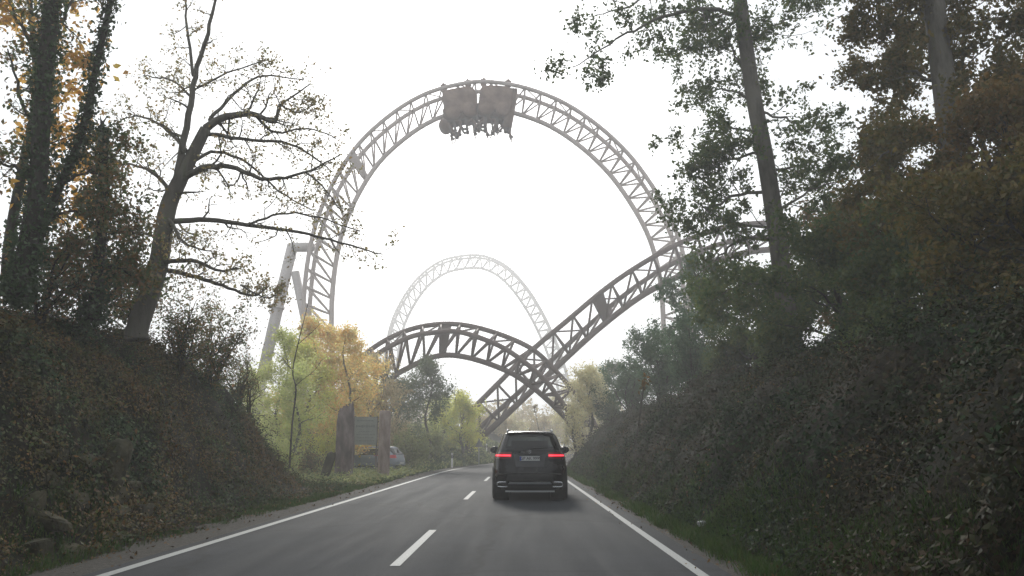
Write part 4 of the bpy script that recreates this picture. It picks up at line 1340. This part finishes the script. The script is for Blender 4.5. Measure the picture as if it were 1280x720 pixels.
def suv(loc):
    rt = empty('suv', loc, R(-.6)); tag(rt, 'black SUV seen from behind in the right lane with its red tail lights on', 'car')
    sh = Shell([(.24, .80, .22, 4.85), (.30, .90, .08, 4.98), (.42, .965, .02, 5.05), (.60, .985, .0, 5.08), (.78, .99, .03, 5.08), (.95, .985, .09, 5.02), (1.05, .975, .11, 4.9), (1.12, .95, .12, 4.6),
                (1.17, .925, .13, 3.95), (1.22, .895, .15, 3.75), (1.30, .86, .20, 3.62), (1.45, .80, .29, 3.38), (1.60, .735, .38, 3.12), (1.68, .69, .42, 2.96), (1.73, .64, .40, 2.8), (1.765, .55, .52, 2.5), (1.78, .38, .8, 2.2)], 5.5)
    ya = .9; wy2 = 4.02; wr = .38
    def rw(c): return c[1] < 1.0 and 1.31 < c[2] < 1.66 and abs(c[0]) < np.interp(c[2], [1.3, 1.67], [.74, .60])
    def fw(c): return c[1] > 2.9 and 1.24 < c[2] < 1.66 and abs(c[0]) < np.interp(c[2], [1.24, 1.66], [.80, .62])
    def sw(c): return abs(c[0]) > .6 and 1.24 < c[2] < 1.62 and .75 < c[1] < 3.0
    body = sh.mesh([rw, fw, sw], [(ya, wr), (wy2, wr)], .45).build('body', M['blackpaint'], rt, True)
    # windows
    for nm, z0, z1, a, b, fn, gm in (('rear_window', 1.275, 1.70, .775, .60, 'rear', 'glass'), ('windscreen', 1.2, 1.70, .83, .62, 'front', 'glass_clear')):
        mb = MB(); mb.add(*rear_patch(sh, z0, z1, -a, a, .012, -b, b, 20, 10, fn)); w = mb.build(nm, M[gm], rt, True)
        mb = MB(); mb.add(*frame_of(rear_patch(sh, z0, z1, -a, a, .006, -b, b, 20, 10, fn), 20, 10)); mb.build('window_seal', M['frit'], w, True)
    for s in (-1, 1):
        mb = MB(); mb.add(*side_patch(sh, s, 1.2, 1.66, .55, 3.35, .85, 2.85, .010, 24, 10)); w = mb.build('side_window', M['glass'], rt, True)
        mb = MB(); mb.add(*frame_of(side_patch(sh, s, 1.2, 1.66, .55, 3.35, .85, 2.85, .005, 24, 10), 24, 10))
        mb.add(*side_patch(sh, s, 1.2, 1.66, 1.9, 2.0, 1.9, 2.0, .006, 2, 8)); mb.build('window_seal', M['frit'], w, True)
    # interior seats
    for (xx, yy, ww) in ((-.4, 2.6, .5), (.4, 2.6, .5), (0, 1.7, 1.3)):
        mb = MB(); mb.box((xx, yy, .85), (ww, .5, .2)); mb.box((xx, yy - .2, 1.1), (ww, .14, .55)); mb.box((xx, yy - .22, 1.45), (.24 if ww < 1 else 1.0, .09, .16))
        mb.build('seat', M['interior'], rt)
    mb = MB(); mb.box((0, 3.5, 1.05), (1.5, .5, .25)); mb.build('dashboard', M['interior'], rt)
    mb = MB(); mb.box((0, 2.5, .30), (1.5, 4.3, .08)); mb.build('underbody', M['cladding'], rt)
    # arches + wheels
    for s in (-1, 1):
        for wy in (ya, wy2):
            mb = MB(); pts = []
            for k in range(19):
                a = math.pi * (-.08 + 1.16 * k / 18); y_ = wy + .45 * math.cos(a); z_ = .38 + .45 * math.sin(a)
                pts.append((s * (sh.side(y_, max(z_, .3)) - .01), y_, z_))
            mb.tube(pts, .04, 6); mb.build('wheel_arch', M['cladding'], rt, True)
            mb = MB()
            mb.lathe([(s * .55, .05), (s * .55, .46), (s * .9, .46)], 24, 'x', (0, wy, .40), caps=False); mb.build('wheel_well', M['cladding'], rt)
            wheel(rt, s * .845, wy, .385, .285, M['tyre'], M['rim'], s)
    # tailgate recess, plate
    mb = MB(); mb.add(*rear_patch(sh, .86, 1.175, -.36, .36, .006, -.42, .42, 14, 5)); rc = mb.build('plate_recess', M['recess'], rt, True)
    py_ = sh.rear(0, 1.06) - .03
    mb = MB(); mb.box((0, py_, 1.065), (.52, .012, .115)); pl = mb.build('number_plate', M['plate'], rt)
    mb = MB(); mb.box((-.238, py_ - .008, 1.065), (.04, .004, .105)); mb.build('country_band', M['plateblue'], pl)
    text_mesh('plate_lettering', 'GP AK 9999', .104, M['ink'], pl, (.02, py_ - .0085, 1.065))
    mb = MB(); mb.box((-.28 + .28, sh.rear(0, 1.19) - .01, 1.165), (.62, .03, .022)); mb.build('handle_strip', M['cladding'], rt)
    # tail lights with glowing bar
    for s in (-1, 1):
        def tp(z0, z1, xa, xb, off):
            V, f = rear_patch(sh, z0, z1, s * xa, s * xb, off, s * xa, s * xb, 18, 4)
            return V, f
        mb = MB(); mb.add(*tp(1.06, 1.225, .47, .945, .010)); tl = mb.build('tail_light', M['reddark'], rt, True)
        mb = MB(); mb.add(*tp(1.112, 1.172, .48, .935, .016)); mb.build('light_bar', M['tailred'], tl, True)
        mb = MB(); mb.add(*tp(1.134, 1.152, .50, .91, .021)); mb.build('light_core', M['tailcore'], tl, True)
        mb = MB(); mb.add(*rear_patch(sh, .70, .755, s * .84, s * .91, .012)); mb.build('reflector', M['reddark'], rt, True)
    # bumper steps
    mb = MB()
    mb.tube([(x_, sh.rear(x_, .70) - .012, .70 - .03 * (abs(x_) / .8) ** 3) for x_ in np.linspace(-.80, .80, 22)], .016, 6); mb.build('bumper_crease', M['cladding'], rt, True)
    mb = MB(); mb.add(*rear_patch(sh, .50, .66, -.62, .62, .008, -.58, .58)); mb.build('bumper_insert', M['cladding'], rt, True)
    mb = MB(); V, f = rear_patch(sh, .43, .485, -.56, .56, .05, -.52, .52, 14, 3); mb.add(V, f); V2, f2 = rear_patch(sh, .425, .43, -.56, .56, .05, -.56, .56, 14, 1); mb.add(V2, f2)
    mb.build('bumper_trim', M['satin'], rt, True)
    mb = MB(); mb.add(*rear_patch(sh, .26, .425, -.85, .85, .03, -.88, .88)); mb.build('diffuser', M['cladding'], rt, True)
    mb = MB(); mb.box((0, .05, .245), (1.26, .10, .035)); mb.build('skid_plate', M['satin'], rt)
    for s in (-1, 1):
        mb = MB(); y_ = sh.rear(s * .7, .4) - .055
        ring = [(s * .7 + .135 * np.sign(math.cos(a)) * abs(math.cos(a)) ** .5, y_, .415 + .06 * np.sign(math.sin(a)) * abs(math.sin(a)) ** .5) for a in np.linspace(0, 2 * math.pi, 28)]
        mb.tube(ring, .014, 6, cap=False); ex = mb.build('exhaust_trim', M['chrome'], rt, True)
        mb = MB(); mb.box((s * .7, y_ + .02, .415), (.25, .02, .10)); mb.build('tailpipe', M['frit'], ex)
        # mirrors
        mb = MB(); mb.ell((s * 1.03, 3.25, 1.28), (.145, .10, .105)); mb.tube([(s * .86, 3.2, 1.18), (s * .98, 3.24, 1.22)], .03, 6); mi = mb.build('mirror', M['blackpaint'], rt, True)
        mb = MB(); mb.box((s * 1.02, 3.165, 1.27), (.18, .01, .11)); mb.build('mirror_glass', M['frit'], mi)
        # roof rails
        mb = MB(); mb.tube([(s * .60, .75, 1.745), (s * .60, .85, 1.80), (s * .60, 1.8, 1.825), (s * .60, 2.5, 1.80), (s * .60, 2.6, 1.75)], .02, 6); mb.build('roof_rail', M['satin'], rt, True)
    # spoiler, wiper, emblem, fin
    mb = MB(); V = []
    for x_ in np.linspace(-.64, .64, 15):
        V += [(x_, sh.rear(x_, 1.69) + .10, 1.765 - .04 * (x_ / .64) ** 2), (x_, sh.rear(x_, 1.69) - .09, 1.735 - .04 * (x_ / .64) ** 2), (x_, sh.rear(x_, 1.69) - .07, 1.70 - .03 * (x_ / .64) ** 2), (x_, sh.rear(x_, 1.69) + .08, 1.70 - .04 * (x_ / .64) ** 2)]
    mb.add(V, [(4 * i + a, 4 * i + (a + 1) % 4, 4 * i + 4 + (a + 1) % 4, 4 * i + 4 + a) for i in range(14) for a in range(4)]); sp = mb.build('spoiler', M['blackpaint'], rt, True)
    mb = MB(); mb.add(*rear_patch(sh, 1.715, 1.725, -.16, .16, .10)); mb.build('brake_light', M['reddark'], sp)
    mb = MB(); mb.tube([(.0, sh.rear(0, 1.29) - .02, 1.285), (.12, sh.rear(.12, 1.33) - .03, 1.335), (.46, sh.rear(.4, 1.35) - .03, 1.325)], .012, 5); mb.build('wiper', M['cladding'], rt, True)
    mb = MB(); ye = sh.rear(0, 1.235) - .02
    for k in range(3):
        a = math.pi / 2 + k * 2 * math.pi / 3; mb.tube([(0, ye, 1.235), (.04 * math.cos(a), ye, 1.235 + .04 * math.sin(a))], [.009, .003], 5)
    mb.tube([(.042 * math.cos(a), ye, 1.235 + .042 * math.sin(a)) for a in np.linspace(0, 2 * math.pi, 21)], .004, 5, cap=False); mb.build('emblem', M['chrome'], rt, True)
    mb = MB(); mb.add([(0, .95, 1.77), (.02, 1.15, 1.78), (-.02, 1.15, 1.78), (0, .93, 1.84)], [(0, 1, 3), (1, 2, 3), (2, 0, 3)]); mb.build('antenna', M['blackpaint'], rt)
    return rt


suv((P(662.5, 627, 21.0)[0], 21.0, .02))


def hatch(loc, rz):
    rt = empty('parked_car', loc, rz); tag(rt, 'silver grey hatchback parked side-on behind the gate posts', 'car')
    sh = Shell([(.18, .72, .20, 4.1), (.26, .84, .06, 4.25), (.42, .885, .01, 4.31), (.62, .895, .03, 4.30), (.80, .89, .08, 4.22), (.90, .87, .11, 3.95), (.96, .84, .13, 3.35), (1.02, .81, .17, 3.1),
                (1.15, .75, .30, 2.88), (1.30, .68, .44, 2.6), (1.38, .62, .50, 2.4), (1.43, .52, .60, 2.1), (1.445, .36, .9, 1.8)], 5.0)
    paint = noisy('greypaint', [(.3, (.15, .175, .205)), (.7, (.19, .215, .25))], 2, .3, metal=.2, spec=.5)
    def rw(c): return c[1] < .8 and 1.0 < c[2] < 1.31 and abs(c[0]) < .62
    def fw(c): return c[1] > 2.4 and .99 < c[2] < 1.32 and abs(c[0]) < .66
    def sw(c): return abs(c[0]) > .55 and 1.0 < c[2] < 1.31 and .62 < c[1] < 2.6
    wr = .33; wa, wb = .78, 3.42
    sh.mesh([rw, fw, sw], [(wa, wr), (wb, wr)], .375, 70, 200).build('body', paint, rt, True)
    for nm, z0, z1, a, b, fn in (('rear_window', .98, 1.34, .64, .56, 'rear'), ('windscreen', .97, 1.34, .70, .58, 'front')):
        mb = MB(); mb.add(*rear_patch(sh, z0, z1, -a, a, .012, -b, b, 16, 8, fn)); w = mb.build(nm, M['glass'], rt, True)
        mb = MB(); mb.add(*frame_of(rear_patch(sh, z0, z1, -a, a, .006, -b, b, 16, 8, fn), 16, 8)); mb.build('window_seal', M['frit'], w, True)
    for s in (-1, 1):
        mb = MB(); mb.add(*side_patch(sh, s, .97, 1.34, .45, 2.98, .78, 2.3, .010, 24, 10)); w = mb.build('side_window', M['glass'], rt, True)
        mb = MB(); mb.add(*frame_of(side_patch(sh, s, .97, 1.34, .45, 2.98, .78, 2.3, .005, 24, 10), 24, 10)); mb.add(*side_patch(sh, s, .97, 1.34, 1.62, 1.72, 1.6, 1.7, .006, 2, 8)); mb.build('window_seal', M['frit'], w, True)
        mb = MB(); mb.add(*rear_patch(sh, .80, .97, s * .50, s * .865, .012)); V, f = side_patch(sh, s, .80, .95, .12, .42, .2, .36, .012); mb.add(V, f); mb.build('tail_light', glow('tail_dull', (.6, .03, .04), .12), rt, True)
        mb = MB(); mb.ell((s * .96, 2.78, 1.02), (.11, .08, .07)); mb.tube([(s * .80, 2.76, .98), (s * .9, 2.77, 1.0)], .03, 5); mb.build('mirror', paint, rt, True)
        mb = MB(); mb.add(*rear_patch(sh, .70, .82, s * .45, s * .84, .012, None, None, 12, 4, 'front')); mb.build('headlight', M['chrome'], rt, True)
        for wy in (wa, wb):
            mb = MB(); mb.lathe([(s * .5, .05), (s * .5, .385), (s * .8, .385)], 24, 'x', (0, wy, .34), caps=False); mb.build('wheel_well', M['cladding'], rt)
            mb = MB(); mb.tube([(s * (sh.side(wy + .375 * math.cos(a), max(.2, .33 + .375 * math.sin(a))) - .008), wy + .375 * math.cos(a), .33 + .375 * math.sin(a)) for a in np.linspace(-.2, math.pi + .2, 18)], .022, 6); mb.build('wheel_arch', M['cladding'], rt, True)
            wheel(rt, s * .76, wy, .325, .22, M['tyre'], M['rim'], s)
        mb = MB(); mb.add(*side_patch(sh, s, .30, .34, 1.2, 3.0, 1.2, 3.0, .012)); mb.build('sill_trim', M['cladding'], rt)
        for yh in (1.25, 2.25):
            mb = MB(); mb.box((s * (sh.side(yh, .84) + .012), yh, .84), (.03, .18, .025)); mb.build('door_handle', paint, rt)
    mb = MB(); mb.add(*rear_patch(sh, .24, .40, -.6, .6, .012)); mb.build('rear_bumper', M['cladding'], rt, True)
    mb = MB(); mb.box((0, sh.rear(0, .52) - .012, .52), (.5, .01, .11)); mb.build('number_plate', M['plate'], rt)
    for (xx, yy, ww) in ((-.36, 2.2, .45), (.36, 2.2, .45), (0, 1.3, 1.1)):
        mb = MB(); mb.box((xx, yy, .6), (ww, .45, .2)); mb.box((xx, yy - .2, .9), (ww, .13, .5)); mb.box((xx, yy - .22, 1.2), (.2 if ww < 1 else .8, .08, .14)); mb.build('seat', M['interior'], rt)
    mb = MB(); mb.box((0, 2.1, .24), (1.4, 3.6, .08)); mb.build('underbody', M['cladding'], rt)
    return rt


xr = P(508, 590, 46)[0]
# local origin is the rear middle; nose points to the left and a little away
hatch((xr - .35, 46.6, hz(xr - .5, 46.6) + .02), R(72))

# ------------------------------------------------------------------ haze, sky, sun
mb = MB(); mb.box((0, 200, 42), (820, 500, 92)); mb.f = mb.f
hz_m, nt, out = mat('haze')
pv = N(nt, 'VolumePrincipled'); pv.inputs['Density'].default_value = .0031; pv.inputs['Color'].default_value = (.98, .98, .985, 1); pv.inputs['Anisotropy'].default_value = .3
nt.links.new(pv.outputs[0], out.inputs['Volume'])
o = mb.build('haze', hz_m); tag(o, 'thin pale morning fog filling the air', 'fog', kind='stuff')

w = bpy.data.worlds.new('World'); S.world = w; w.use_nodes = True; nt = w.node_tree; nt.nodes.clear()
wo = nt.nodes.new('ShaderNodeOutputWorld'); bg = nt.nodes.new('ShaderNodeBackground'); sky = nt.nodes.new('ShaderNodeTexSky')
sky.sky_type = 'NISHITA'; sky.sun_disc = False
ELEV, AZ = 24.0, -6.0      # azimuth measured from +Y (ahead) towards +X
sky.sun_elevation = R(ELEV); sky.sun_rotation = R(AZ); sky.dust_density = 6; sky.air_density = 1.0; sky.ozone_density = 1
hs = nt.nodes.new('ShaderNodeHueSaturation'); hs.inputs['Saturation'].default_value = .18
mx = nt.nodes.new('ShaderNodeMixRGB'); mx.inputs[0].default_value = .72; mx.inputs[2].default_value = (11.6, 12.4, 13.2, 1)
bg.inputs['Strength'].default_value = .12
nt.links.new(sky.outputs[0], hs.inputs['Color']); nt.links.new(hs.outputs[0], mx.inputs[1]); nt.links.new(mx.outputs[0], bg.inputs['Color']); nt.links.new(bg.outputs[0], wo.inputs['Surface'])

sl = bpy.data.lights.new('sun', 'SUN'); sl.energy = 5.0; sl.angle = R(10); sl.color = (1, .96, .89)
so = bpy.data.objects.new('sun', sl); COL.objects.link(so)
dv = Vector((math.sin(R(AZ)) * math.cos(R(ELEV)), math.cos(R(AZ)) * math.cos(R(ELEV)), math.sin(R(ELEV))))
so.rotation_euler = (-dv).to_track_quat('-Z', 'Y').to_euler(); so.location = (0, 0, 60)

cd = bpy.data.cameras.new('camera'); co = bpy.data.objects.new('camera', cd); COL.objects.link(co)
co.location = (0, 0, EYE); co.rotation_euler = (R(90 + PITCH), 0, R(YAW)); cd.sensor_width = 36; cd.lens = F / 1280 * 36; cd.clip_start = .1; cd.clip_end = 2000
S.camera = co
S.view_settings.view_transform = 'Standard'; S.view_settings.look = 'None'; S.view_settings.exposure = -0.36; S.view_settings.gamma = 1
S.render.engine = 'CYCLES'
cy = S.cycles
cy.use_denoising = True; cy.max_bounces = 8; cy.diffuse_bounces = 3; cy.glossy_bounces = 3; cy.transmission_bounces = 6; cy.transparent_max_bounces = 12; cy.volume_bounces = 1
cy.sample_clamp_indirect = 6
